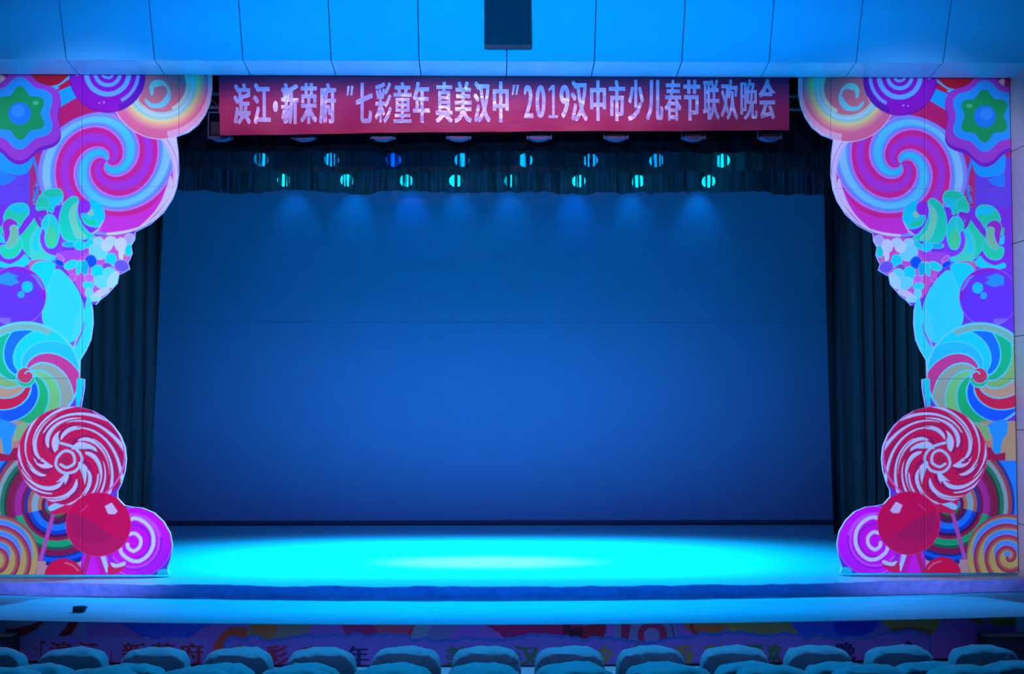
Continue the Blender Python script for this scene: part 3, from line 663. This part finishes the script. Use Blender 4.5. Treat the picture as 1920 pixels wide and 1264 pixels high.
    while xx < 385:
        r_ = 9 + 6 * rg.rand(); A.ell(xx, 1207, r_, col=(128, 120, 200)); A.put((np.abs(x - xx) < r_) & (y > 1207), (128, 120, 200)); xx += r_ * 1.4
    return A.c
fr_pts = [(-15, 1162), (1935, 1162), (1935, 1249.5), (-15, 1249.5)]
ZF0 = P(700, 1249, 11.12).z
def front_tow(x, y):
    W = Pn(x, np.full_like(x, 1200.), 11.12); X = W[:, 0]; Y = y_front(X) - .014
    t = (y - 1166) / (1249 - 1166)
    Z = ZP - .002 + (ZF0 - ZP) * np.clip(t, 0, 1)
    return np.stack([X, Y, Z], 1)
fb = empty('printed_stage_front', (0, 11.1, ZF0)); tag(fb, 'printed candy-pattern banner with coloured lettering along the stage front', 'banner')
for a_, b_ in ((-12, 480), (480, 960), (960, 1440), (1440, 1932)):
    printed_sheet('banner_panel', [(a_, 1166), (b_, 1166), (b_, 1249), (a_, 1249)], (a_ + .05, b_ - .05, 1166.05, 1248.95), paint_front, front_tow, .004, fb, M_PRINT2, step=1.3, L=np.array([1, 1, 1.]), org=(0, 11.1, ZF0))

# ------------------------------------------------------------------ lettering (flat, cut from the built-in font)
def glyph(ch, bold=.012):
    c = bpy.data.curves.new('glyph', 'FONT'); c.body = ch; c.offset = bold; c.resolution_u = 3
    o = bpy.data.objects.new('glyph', c); COL.objects.link(o)
    dg = bpy.context.evaluated_depsgraph_get(); me = bpy.data.meshes.new_from_object(o.evaluated_get(dg))
    bpy.data.objects.remove(o); bpy.data.curves.remove(c)
    n = len(me.vertices); co = np.zeros(n * 3); me.vertices.foreach_get('co', co); co = co.reshape(-1, 3)
    faces = [tuple(p.vertices) for p in me.polygons]; bpy.data.meshes.remove(me)
    mn = co[:, :2].min(0); mx = co[:, :2].max(0)
    return (co[:, :2] - mn) / np.maximum(mx - mn, 1e-6), faces
def place_glyph(ch, x0, x1, y0, y1, tow, parent, m, org, bold=.012, fat=0.0, name='character', lift=.0):
    """tow(px, py) -> scene; the character is stretched into the box x0..x1, y0..y1 of the sheet"""
    uv, faces = glyph(ch, bold); V = []; Fc = []
    offs = (-fat, 0, fat) if fat else (0,)
    for k, dx in enumerate(offs):
        px = x0 + fat + uv[:, 0] * (x1 - x0 - 2 * fat) + dx; py = y1 - uv[:, 1] * (y1 - y0)
        W = tow(px, py) - np.array(org); W[:, 1] -= lift + .0004 * k
        b = len(V); V += [tuple(a) for a in W]; Fc += [tuple(i + b for i in f_) for f_ in faces]
    return mesh_obj(name, V, Fc, m, parent)

# overhead banner
BN = empty('hanging_banner', tuple(P(944, 250, 13.35))); tag(BN, 'long red cloth banner with silver characters hanging under the fascia', 'banner')
borg = tuple(BN.location)
def ban_bot(x): return 253.0 - (x - 411) / 1068 * 10.0 + 1.2 * math.sin(x / 190)
def ban_y(x, y): return 13.35 + .010 * math.sin(x / 55. + y / 60.) + .007 * math.sin(x / 17. + 2 * math.sin(y / 30.)) * (y - 150) / 100
v = []; f = []; nx, ny = 340, 20
for i in range(nx + 1):
    for j in range(ny + 1):
        s = i / nx; t = j / ny
        xa = 410.5 + s * 1069; yb = ban_bot(xa); yt = 128 + 6 * s; yy = yt + (yb - yt) * t
        xx = xa + (2.0 * t if s < .5 else 0) * (1 - s)
        p = P(xx, yy, 13.35); p.y = ban_y(xx, yy)
        v.append(p - Vector(borg))
for i in range(nx):
    for j in range(ny): a = i * (ny + 1) + j; f.append((a, a + 1, a + ny + 2, a + ny + 1))
mesh_obj('banner_cloth', v, f, M_BANNER, BN, smooth=True)
def ban_tow(px, py):
    W = Pn(px, py, 13.35); W[:, 1] = np.array([ban_y(a, b) for a, b in zip(px, py)]) - .009; return W
TX = [('滨', 438, 471), ('江', 475, 508), ('新', 527, 560), ('荣', 563, 595), ('府', 598, 630), ('七', 667, 699), ('彩', 703, 735), ('童', 738, 772), ('年', 774, 806),
      ('真', 817, 849), ('美', 852, 885), ('汉', 888, 920), ('中', 924, 954), ('汉', 1070, 1102), ('中', 1106, 1136), ('市', 1141, 1172), ('少', 1177, 1207), ('儿', 1211, 1244), ('春', 1246, 1278),
      ('节', 1281, 1313), ('联', 1318, 1349), ('欢', 1351, 1384), ('晚', 1388, 1420), ('会', 1422, 1454)]
def tl(x): return 157 - (x - 438) / 1016 * 9
def bl(x): return 234 - (x - 438) / 1016 * 9.5
for ch, a, b in TX: place_glyph(ch, a, b, tl(a), bl(a), ban_tow, BN, M_FOIL, borg, 0 if ch == '晚' else .012, 1.2 if ch == '晚' else (.9 if ch in '欢联春童彩' else 1.5))
for ch, a, b in (('2', 982, 1000), ('0', 1004, 1023), ('9', 1049, 1068)):
    place_glyph(ch, a, b, 159.5, 222, ban_tow, BN, M_FOIL, borg, .008, 1.3)
def stroke(quad): # little slanted ditto strokes
    v = []; 
    W = ban_tow(np.array([q[0] for q in quad], float), np.array([q[1] for q in quad], float)) - np.array(borg)
    return mesh_obj('quotation_mark', [tuple(a) for a in W], [tuple(range(len(quad)))], M_FOIL, BN)
for x in (650, 657): stroke([(x, 179), (x + 3.5, 179), (x + 5.8, 161), (x + 1.2, 161)])
for x in (960, 967): stroke([(x - .5, 178), (x + 2.6, 178), (x + 6.5, 159), (x + 1.8, 159)])
stroke([(516.8 + 4.8 * math.cos(R(a)), 200 + 10.5 * math.sin(R(a))) for a in range(0, 360, 15)])

stroke([(1028.5, 216.5), (1028.5, 222), (1046, 222), (1046, 216.5)])
stroke([(1035, 159.5), (1040, 159.5), (1040, 217), (1035, 217)]); stroke([(1028.5, 172), (1028.5, 166.5), (1035, 159.5), (1035, 167.5)])
# stage front lettering
M_RED = mat('red_print', (0.35, 0.01, 0.015), 0.6); M_MAR = mat('crimson_print', (0.4, 0.02, 0.06), .6); M_NAV = mat('navy_print', (0.01, 0.01, 0.12), .6)
M_GRN = mat('green_print', (0.03, 0.2, 0.06), .6); M_YEL = mat('ochre_print', (0.35, 0.28, 0.03), .6); M_ORG = mat('orange_print', (0.4, .12, .03), .6)
forg = (0, 11.1, ZF0)
def ftow(px, py): W = front_tow(px, py); W[:, 1] -= .004; return W
for ch, a, b in (('滨', 78, 122), ('江', 132, 176), ('新', 220, 268), ('荣', 276, 324), ('府', 330, 378)):
    place_glyph(ch, a, b, 1206, 1246, ftow, fb, M_RED, forg, 0, 1.5)
place_glyph('「', 59, 69, 1206, 1246, ftow, fb, M_RED, forg, .004, 0); place_glyph('」', 192, 201, 1222, 1248, ftow, fb, M_RED, forg, .004, 0)
mesh_obj('character', ftow(np.array([46., 53, 53, 46]), np.array([1219., 1219, 1222, 1222])) - np.array(forg), [(0, 1, 2, 3)], M_RED, fb)
BT = [('七', 424, 488, M_ORG), ('彩', 496, 540, M_MAR), ('童', 560, 610, M_MAR), ('年', 650, 692, M_NAV), ('真', 712, 776, M_NAV), ('美', 834, 880, M_GRN), ('汉', 962, 1012, M_GRN), ('中', 1024, 1080, M_GRN),
      ('少', 1118, 1150, M_YEL), ('儿', 1176, 1240, M_YEL), ('春', 1262, 1304, M_YEL), ('节', 1318, 1372, M_YEL), ('联', 1400, 1436, M_GRN), ('欢', 1440, 1470, M_GRN), ('晚', 1574, 1612, M_NAV), ('会', 1694, 1738, M_NAV)]
for ch, a, b, mm in BT: place_glyph(ch, a, b, 1209, 1247, ftow, fb, mm, forg, 0, 2.0)
# black boxes standing at both ends of the stage front
for (a, b, yt, lab) in ((-40, 26, 1191, 'plain black box against the left end of the printed stage front'), (1845, 1945, 1192, 'plain black box against the right end of the printed stage front')):
    p0 = P(a, yt, 11.2); p1 = P(b, yt, 11.2)
    r_ = empty('black_box', ((p0.x + p1.x) / 2, 11.2, ZF0)); tag(r_, lab, 'box')
    w2 = (p1.x - p0.x) / 2; h = p0.z - ZF0; yb = y_front(abs(r_.location.x) - w2) - 11.2 - .03
    box('housing', -w2, w2, yb - .22, yb, 0, h, M_BLACK, r_, .006)
    box('grille', -w2 + .02, w2 - .02, yb - .226, yb - .221, .02, h - .02, M_JOINT, r_)

# ================================================================== BACK SCREEN
YS = 18.7
s0 = P(300, 340, YS); s1 = P(1548, 340, YS); sb = P(924, 983, YS).z
sc_ = empty('back_screen', (P(924, 980, YS).x, YS, sb)); tag(sc_, 'huge flat blue-lit backdrop screen behind the stage', 'screen')
xl = P(284, 980, YS).x - sc_.location.x; xr = P(1566, 980, YS).x - sc_.location.x
seam = P(924, 604, YS).z - sb
box('screen_cloth', xl, xr, 0, .02, .05, seam - .003, M_SCREEN, sc_); box('screen_cloth', xl, xr, .004, .022, seam, 7.2 - sb, M_SCREEN, sc_)
bm = bmesh.new(); bm_box(bm, xl, xr, -.015, .03, .0, .055, .006); bm_obj('bottom_batten', bm, mat('hem_cloth', (0.05, 0.05, 0.12), .8), sc_)

# ================================================================== CURTAINS
def drape(name, pts_top, zbot, ztop, m, label, cat, group=None, pleat=.16, amp=.05, Y=16.5, seed=0, edge=None, rowz=8, hem=None, res=.014):
    """pleated cloth from X0 to X1; edge(t) shifts the inner edge with height"""
    xa, xb = pts_top; n = max(8, int(abs(xb - xa) / res)); v = []; f = []
    for i in range(n + 1):
        s = i / n
        for j in range(rowz + 1):
            t = j / rowz
            x = xa + (xb - xa) * s
            if edge: x += edge(t) * s
            zb = zbot + (hem(x) if hem else 0); z = ztop + (zb - ztop) * t
            ph = (x + .25 * noise.noise(Vector((x * 1.3, seed, t * .6)))) / pleat * 2 * math.pi
            k = amp * (.6 + .5 * noise.noise(Vector((x * 2.1, seed + 5, 0)))) * (.6 + .4 * t)
            y = Y + k * math.sin(ph) + .35 * k * math.sin(2.3 * ph + seed) + .012 * noise.noise(Vector((x * 6, t * 3, seed)))
            v.append((x, y, z))
    for i in range(n):
        for j in range(rowz): a = i * (rowz + 1) + j; f.append((a, a + 1, a + rowz + 2, a + rowz + 1))
    me = bpy.data.meshes.new(name)
    cx = (xa + xb) / 2
    v = [(a - cx, b - Y, c - zbot) for a, b, c in v]
    o = mesh_obj(name, v, f, m, None, True, (cx, Y, zbot)); tag(o, label, cat, group); return o
ZTOP = 8.6
# side legs
xi = P(306, 400, 16.6).x; xo = P(272, 980, 16.6).x
drape('side_curtain', (-7.2, P(310, 330, 16.6).x), ZS + .01, ZTOP, M_VELVET, 'dark pleated side curtain left of the screen, inner edge leaning outward', 'curtain', None, .17, .05, 16.6, 1,
      edge=lambda t: (xo - xi) * max(0, (t - .32) / .68) ** 1.4)
drape('side_curtain', (-6.2, P(177, 700, 14.7).x), ZS + .01, ZTOP, M_VELVET, 'narrow dark front curtain half hidden behind the left candy board', 'curtain', None, .2, .045, 14.7, 2)
drape('back_curtain', (-7.2, P(291, 700, 18.35).x), ZS + .01, ZTOP, M_LEG2, 'drape toned as if lit, showing as a thin wedge along the left screen edge', 'curtain', None, .22, .012, 18.35, 3)
e0 = P(1545, 400, 17.3).x; e1 = P(1563, 1000, 17.3).x
drape('side_curtain', (7.2, e0), ZS + .01, ZTOP, M_VELVET, 'dark pleated side curtain right of the screen, hem touching the stage', 'curtain', None, .17, .05, 17.3, 4,
      edge=lambda t: (e1 - e0) * max(0, (t - .3) / .7) ** 2)
drape('side_curtain', (6.6, P(1690, 700, 14.9).x), ZS + .01, ZTOP, M_VELVET, 'narrow dark front curtain half hidden behind the right candy board', 'curtain', None, .2, .045, 14.9, 6)
drape('side_curtain', (7.0, P(1573, 700, 16.2).x), ZS + .01, ZTOP, M_VELVET, 'middle dark curtain between screen side and right candy board', 'curtain', None, .15, .05, 16.2, 9)
# borders
def hemw(seed, amp): return lambda x: amp * (noise.noise(Vector((x * 1.3, seed, 0))) + .5 * noise.noise(Vector((x * 3.7, seed, 4))) + .25 * noise.noise(Vector((x * 11, seed, 4))))
drape('border_curtain', (-6.5, 6.5), P(950, 285, 14.3).z, 8.4, M_BORD1, 'uppermost black border curtain directly behind the red banner', 'curtain', None, .3, .045, 14.3, 11, hem=hemw(1, .03), rowz=6)
drape('border_curtain', (-7, 7), P(950, 321, 15.9).z, 8.6, M_SHEER, 'middle sheer black border curtain with lamps glowing through', 'curtain', None, .26, .05, 15.9, 12, hem=hemw(2, .05), rowz=6)
drape('border_curtain', (-7, 7), P(950, 361, 17.4).z, 8.8, M_SHEER, 'lowest sheer black border curtain just above the blue screen', 'curtain', None, .26, .05, 17.4, 13, hem=hemw(3, .06), rowz=6)

# ================================================================== STAGE LAMPS
def copy_tree(o, parent=None, loc=None):
    c = o.copy(); COL.objects.link(c)
    for k_ in ('label',):
        pass
    if parent: c.parent = parent
    if loc is not None: c.location = loc
    for ch in o.children: copy_tree(ch, c)
    return c
def make_lamp(name, loc, lensmat):
    r_ = empty(name, loc)
    T = Matrix.Rotation(R(-62), 4, 'X')          # lens looks down and to the audience
    bm = bmesh.new(); bm_cyl(bm, (0, 0, 0), (0, 0, .26), .085, .11, 20); bm_cyl(bm, (0, 0, -.02), (0, 0, 0), .1, .1, 20); bm_cyl(bm, (0, 0, .26), (0, 0, .31), .08, .05, 20)
    bm.transform(Matrix.Rotation(R(-55), 4, 'X')); body_ = bm_obj('lamp_body', bm, M_METAL, r_, False)
    bm = bmesh.new(); bmesh.ops.create_uvsphere(bm, u_segments=18, v_segments=8, radius=.095)
    for v_ in bm.verts: v_.co.z = v_.co.z * .3 - .022
    bm.transform(Matrix.Rotation(R(-55), 4, 'X')); bm_obj('lens', bm, lensmat, body_, True)
    bm = bmesh.new()
    for s in (-1, 1): bm_box(bm, s * .12 - .008, s * .12 + .008, -.02 + .08, .02 + .08, .0, .3)
    bm_box(bm, -.128, .128, .06, .10, .3, .315); bm_obj('yoke', bm, M_METAL, r_)
    bm = bmesh.new(); bm_box(bm, -.03, .03, .05, .11, .315, .4, .005); bm_obj('clamp', bm, M_METAL, r_)
    return r_
row1 = [490, 622, 738, 866, 985, 1107, 1231, 1354]; row2 = [533, 651, 762, 855, 958, 1085, 1196, 1328]
ords = ['leftmost', 'second from left', 'third from left', 'fourth from left', 'fifth from left', 'sixth from left', 'seventh from left', 'rightmost']
def row(name, pxs, py, Y, back, lab):
    zl = P(950, py, Y).z
    p = empty('lighting_pipe', (0, Y + .08, zl + .42)); bm = bmesh.new(); bm_cyl(bm, (-3.8, 0, 0), (3.8, 0, 0), .025, seg=10); bm_obj('pipe', bm, M_STEEL, p)
    tag(p, 'horizontal pipe carrying the ' + lab + ' row of stage lamps', 'pipe')
    for x in (-3.5, -1.3, 1.3, 3.5):
        bm = bmesh.new(); bm_cyl(bm, (x, 0, 0), (x, 0, 10 - zl - .42), .006, seg=6); bm_obj('cable', bm, M_STEEL, p)
    for i, px in enumerate(pxs):
        q = P(px, py, Y)
        l = make_lamp('stage_lamp', (q.x, Y, zl), M_LENSB if (i == 2 and not back) else (M_LENS if back or i == 7 else M_LENSU))
        tag(l, f'{ords[i]} glowing stage lamp in the {lab} row', 'stage lamp', lab + ' row of stage lamps')
        tx = q.x * .75 - .1
        spot('stage_beam', (q.x, Y - .08, zl - .06), (tx, Y - 2.1 if back else Y - 1.5, ZS), 520, (0, .42, 1), 34, .8, .05)
        if back:
            col = (0, .22, 1) if i in (2, 5) else (0, .36, 1)
            spot('added_scallop_spot', (q.x, 18.36, zl + .22), (q.x + .01, 18.7, zl - .5), [13, 17, 20, 12, 13, 18, 14, 20][i], col, 62, 1.0, .05)  # added spot without fixture; its scallop stands in for a hazy beam
row('lamp', row1, 299, 16.22, False, 'upper'); row('lamp', row2, 338, 17.75, True, 'lower')

# floodlights hanging behind the banner, only their bottoms show
hang = [413, 569, 718, 860, 1011, 1155, 1300, 1443]
pp = empty('lighting_pipe', (0, 13.85, P(950, 178, 13.85).z)); tag(pp, 'upper horizontal pipe behind the red banner', 'pipe')
bm = bmesh.new(); bm_cyl(bm, (-4.6, 0, 0), (4.6, 0, 0), .02, seg=10); bm_obj('pipe', bm, M_STEEL, pp)
bm = bmesh.new(); bm_cyl(bm, (-4.6, .0, 0), (4.6, 0, 0), .02, seg=10); bm.transform(Matrix.Translation((0, 0, P(950, 203, 13.85).z - P(950, 178, 13.85).z))); bm_obj('pipe', bm, M_STEEL, pp)
bm = bmesh.new()
for i in range(40): x = -4.5 + i * .23; bm_cyl(bm, (x, 0, 0), (x + .115, 0, -.139), .008, seg=6); bm_cyl(bm, (x + .115, 0, -.139), (x + .23, 0, 0), .008, seg=6)
bm_obj('lattice', bm, M_STEEL, pp)
for x in (-4.2, -1.4, 1.4, 4.2):
    bm = bmesh.new(); bm_cyl(bm, (x, 0, 0), (x, 0, 10 - pp.location.z), .006, seg=6); bm_obj('cable', bm, M_STEEL, pp)
M_FLOOD = mat('flood_housing', (0.06, 0.09, 0.2), 0.45, metal=.3)
proto = None
for i, px in enumerate(hang):
    q = P(px, 264, 13.72)
    if proto is None:
        r_ = empty('floodlight', q); proto = r_
        bm = bmesh.new(); bm_box(bm, -.10, .10, -.05, .08, .05, .2, .01); hs_ = bm_obj('housing', bm, M_METAL, r_)
        bm = bmesh.new()
        for k_ in range(8): bm_box(bm, -.09 + k_ * .024, -.084 + k_ * .024, -.055, -.05, .03, .13)
        bm_obj('grille', bm, M_METAL, hs_)
        bm = bmesh.new(); nn = 12
        for a in range(nn):
            x0 = -.115 + .23 * a / nn; x1 = -.115 + .23 * (a + 1) / nn
            c = lambda x: -.03 * (1 - (x / .115) ** 2) + .025
            vv = [bm.verts.new(p_) for p_ in ((x0, -.07, c(x0)), (x1, -.07, c(x1)), (x1, .05, c(x1)), (x0, .05, c(x0)), (x0, -.07, .035), (x1, -.07, .035), (x1, .05, .035), (x0, .05, .035))]
            for ff in ((0, 1, 5, 4), (3, 7, 6, 2), (0, 3, 2, 1), (4, 5, 6, 7)): bm.faces.new([vv[t_] for t_ in ff])
        bm_obj('curved_base', bm, M_FLOOD, r_)
        bm = bmesh.new()
        for s in (-1, 1): bm_box(bm, s * .126 - .006, s * .126 + .006, -.02, .02, .02, .30)
        bm_box(bm, -.13, .13, -.02, .02, .3, .312); bm_box(bm, -.02, .02, -.02, .14, .31, .36)
        yk_ = bm_obj('yoke', bm, M_FLOOD, r_)
        for s in (-1, 1):
            bm = bmesh.new(); bm_cyl(bm, (s * .118, 0, .035), (s * .138, 0, .035), .014, seg=8); bm_obj('knob', bm, M_STEEL, yk_)
    else: r_ = copy_tree(proto, None, q)
    tag(r_, f'{ords[i]} small dark floodlight peeking out below the red banner', 'floodlight', 'floodlights behind the banner')

# ================================================================== BOX ON THE FASCIA
q0 = P(908, 84, 12.45); q1 = P(995.5, 84, 12.45)
bx = empty('hanging_black_box', ((q0.x + q1.x) / 2, 12.45, q0.z)); tag(bx, 'black rectangular box hanging in front of the middle of the blue fascia', 'loudspeaker')
w2 = (q1.x - q0.x) / 2
bm = bmesh.new(); bm_box(bm, -w2, w2, 0, .16, 0, 1.3, .006); bm_obj('housing', bm, mat('box_navy', (0.012, 0.018, 0.03), .6), bx)
box('grille', -w2 + .012, w2 - .012, -.006, -.001, .012, 1.28, mat('box_grille', (0.03, 0.045, 0.06), .8), bx)

# small dark cloth lump on the apron
q = P(148, 1148, 12.0)
dd = RM @ Vector(((148 - 960) / F, (632 - 1148) / F, -1)); t_ = (ZP - CAMZ) / dd.z; q = Vector((dd.x * t_, dd.y * t_, ZP))
bm = bmesh.new(); bm_box(bm, -.05, .05, -.03, .04, 0, .055, .01); bmesh.ops.subdivide_edges(bm, edges=bm.edges[:], cuts=1)
for v_ in bm.verts: v_.co += Vector((.008 * noise.noise(v_.co * 30), .01 * noise.noise(v_.co * 22), .004 * noise.noise(v_.co * 26) if v_.co.z > .01 else 0)); v_.co.x *= 1 + (0.1 if v_.co.z < .02 else 0)
lb = empty('dark_bundle', q); tag(lb, 'small dark crumpled bundle lying on the left of the apron', 'bundle')
bm_obj('cloth_lump', bm, M_TAPE, lb)
bm = bmesh.new(); bm_box(bm, .045, .075, -.02, .01, .035, .052, .005); bm_obj('loose_end', bm, M_TAPE, lb)

# ================================================================== SEATS
def cover_mesh(seed):
    W, H, D = .252, .62, .10; nu, nv = 40, 22; v = []; f = []
    # outline of the back seen square on: superellipse top; wrapped front and rear as a closed pillow
    nr = 48; rows = []
    prof_ = [(-.0, -D * .5, 1.0)]
    rings = [(-.56, .95, .86), (-.545, .97, .885), (-.44, .98, .93), (-.30, .99, .965), (-.10, .998, .99), (.12, 1.0, 1.0), (.36, .97, .985), (.47, .9, .95), (.5, .78, .88)]
    V = []; 
    for (dy, sx, sz) in rings:
        for i in range(nr):
            a = math.pi * i / (nr - 1)         # over the top from right to left
            ca, sa = math.cos(a), math.sin(a)
            x = W * sx * math.copysign(abs(ca) ** .55, ca); zt = .27 * sz * (abs(sa) ** .42)
            x += .008 * noise.noise(Vector((x * 9, dy * 3, seed))); z = H - .27 + zt + .016 * noise.noise(Vector((x * 9, dy * 5, seed + 3))) + .009 * noise.noise(Vector((x * 30, dy * 9, seed + 8)))
            y = dy * D * 1.6 + .016 * noise.noise(Vector((x * 14, z * 11, seed + 1))) + .01 * noise.noise(Vector((x * 30, z * 26, seed + 2)))
            V.append((x, y, z))
        V.append((-W * sx, dy * D * 1.6, 0)); V.append((W * sx, dy * D * 1.6, 0))
    st = nr + 2
    for r_ in range(len(rings) - 1):
        for i in range(st):
            a = r_ * st + i; b = r_ * st + (i + 1) % st
            f.append((a, b, b + st, a + st))
    # faces front/back as gridded fans toward a slightly bulged centre line
    for r_, sgn in ((0, -1), (len(rings) - 1, 1)):
        base = r_ * st; ring = [base + i for i in range(st)]; prev = ring
        for k_, sc2 in enumerate((.86, .6, .3)):
            nw = []
            for idx in ring:
                x, y, z = V[idx]; zc = H * .55
                nx_, nz_ = x * sc2, zc + (z - zc) * sc2
                ny_ = y + (sgn * .006 * (k_ + 1) if sgn > 0 else .006) + .012 * noise.noise(Vector((nx_ * 9, nz_ * 9, seed + 6)))
                V.append((nx_, ny_, nz_)); nw.append(len(V) - 1)
            for i in range(st):
                q_ = (prev[i], nw[i], nw[(i + 1) % st], prev[(i + 1) % st]); f.append(q_ if sgn < 0 else q_[::-1])
            prev = nw
        f.append(tuple(prev) if sgn < 0 else tuple(prev[::-1]))
    return V, f
covers = []
for s in range(4):
    V, f = cover_mesh(s * 13.7); me = bpy.data.meshes.new('cover'); me.from_pydata(V, [], f); me.materials.append(M_COVER)
    bm = bmesh.new(); bm.from_mesh(me); bmesh.ops.recalc_face_normals(bm, faces=bm.faces); bm.to_mesh(me); bm.free()
    me.polygons.foreach_set('use_smooth', [True] * len(me.polygons)); covers.append(me)
def seat_parts(r_, me):
    o = bpy.data.objects.new('cover', me); COL.objects.link(o); o.parent = r_; o.location = (0, 0, .42)
    bm = bmesh.new(); bm_box(bm, -.25, .25, .10, .5, .36, .47, .03); bm_obj('seat_cushion', bm, M_SEAT, r_)
    for s in (-1, 1):
        bm = bmesh.new(); bm_box(bm, s * .274 - .014, s * .274 + .014, -.02, .42, .56, .60, .008); bm_obj('armrest', bm, M_METAL, r_)
        bm = bmesh.new(); bm_box(bm, s * .274 - .012, s * .274 + .012, .02, .34, 0, .56, .005); bm_obj('side_panel', bm, M_METAL, r_)
    bm = bmesh.new()
    for k_ in range(9): bm_box(bm, -.06 + k_ * .0135, -.051 + k_ * .0135, -.115, -.1135, .845, .853)
    bm_obj('printed_label', bm, M_INK, r_)
proto_s = empty('auditorium_seat', (0, 0, 0)); seat_parts(proto_s, covers[0])
rows_ = [(9.35, 140 + 154.6 * -1, 154.6, 14, 1213, 0, 'first'), (8.68, 76.5, 166.2, 12, 1243.5, 0, 'second'), (7.97, 10.0, 180.0, 11, 1250.5, .12, 'third')]
ORD = ['first', 'second', 'third', 'fourth', 'fifth', 'sixth', 'seventh', 'eighth', 'ninth', 'tenth', 'eleventh', 'twelfth', 'thirteenth', 'fourteenth']
first = True
for (Y, px0, dp, n, pt, zf, rn) in rows_:
    ztop_ = P(950, pt, Y).z
    for i in range(n):
        q = P(px0 + dp * i, pt, Y)
        if q.x - .3 < XL or q.x + .3 > XR: pass
        if first: s_ = proto_s; first = False
        else: s_ = copy_tree(proto_s)
        s_.location = (q.x + random.uniform(-.004, .004), Y, zf); s_.scale = (1, 1, (ztop_ - zf) / 1.045)
        for ch in s_.children:
            if ch.name.startswith('cover'): ch.data = covers[(i * 3 + int(Y)) % 4]; ch.rotation_euler = (R(random.uniform(-2, 2)), R(random.uniform(-1.2, 1.2)), R(random.uniform(-2.5, 2.5)))
        side = f'{ORD[i]} from the left' if i < n / 2 else f'{ORD[n - 1 - i]} from the right'
        where = {'first': 'row nearest the stage', 'second': 'middle row of seats', 'third': 'row of seats nearest the viewer'}[rn]
        tag(s_, f'pale covered theatre seat, {side} in the {where}', 'seat', 'covered seats in the ' + where)
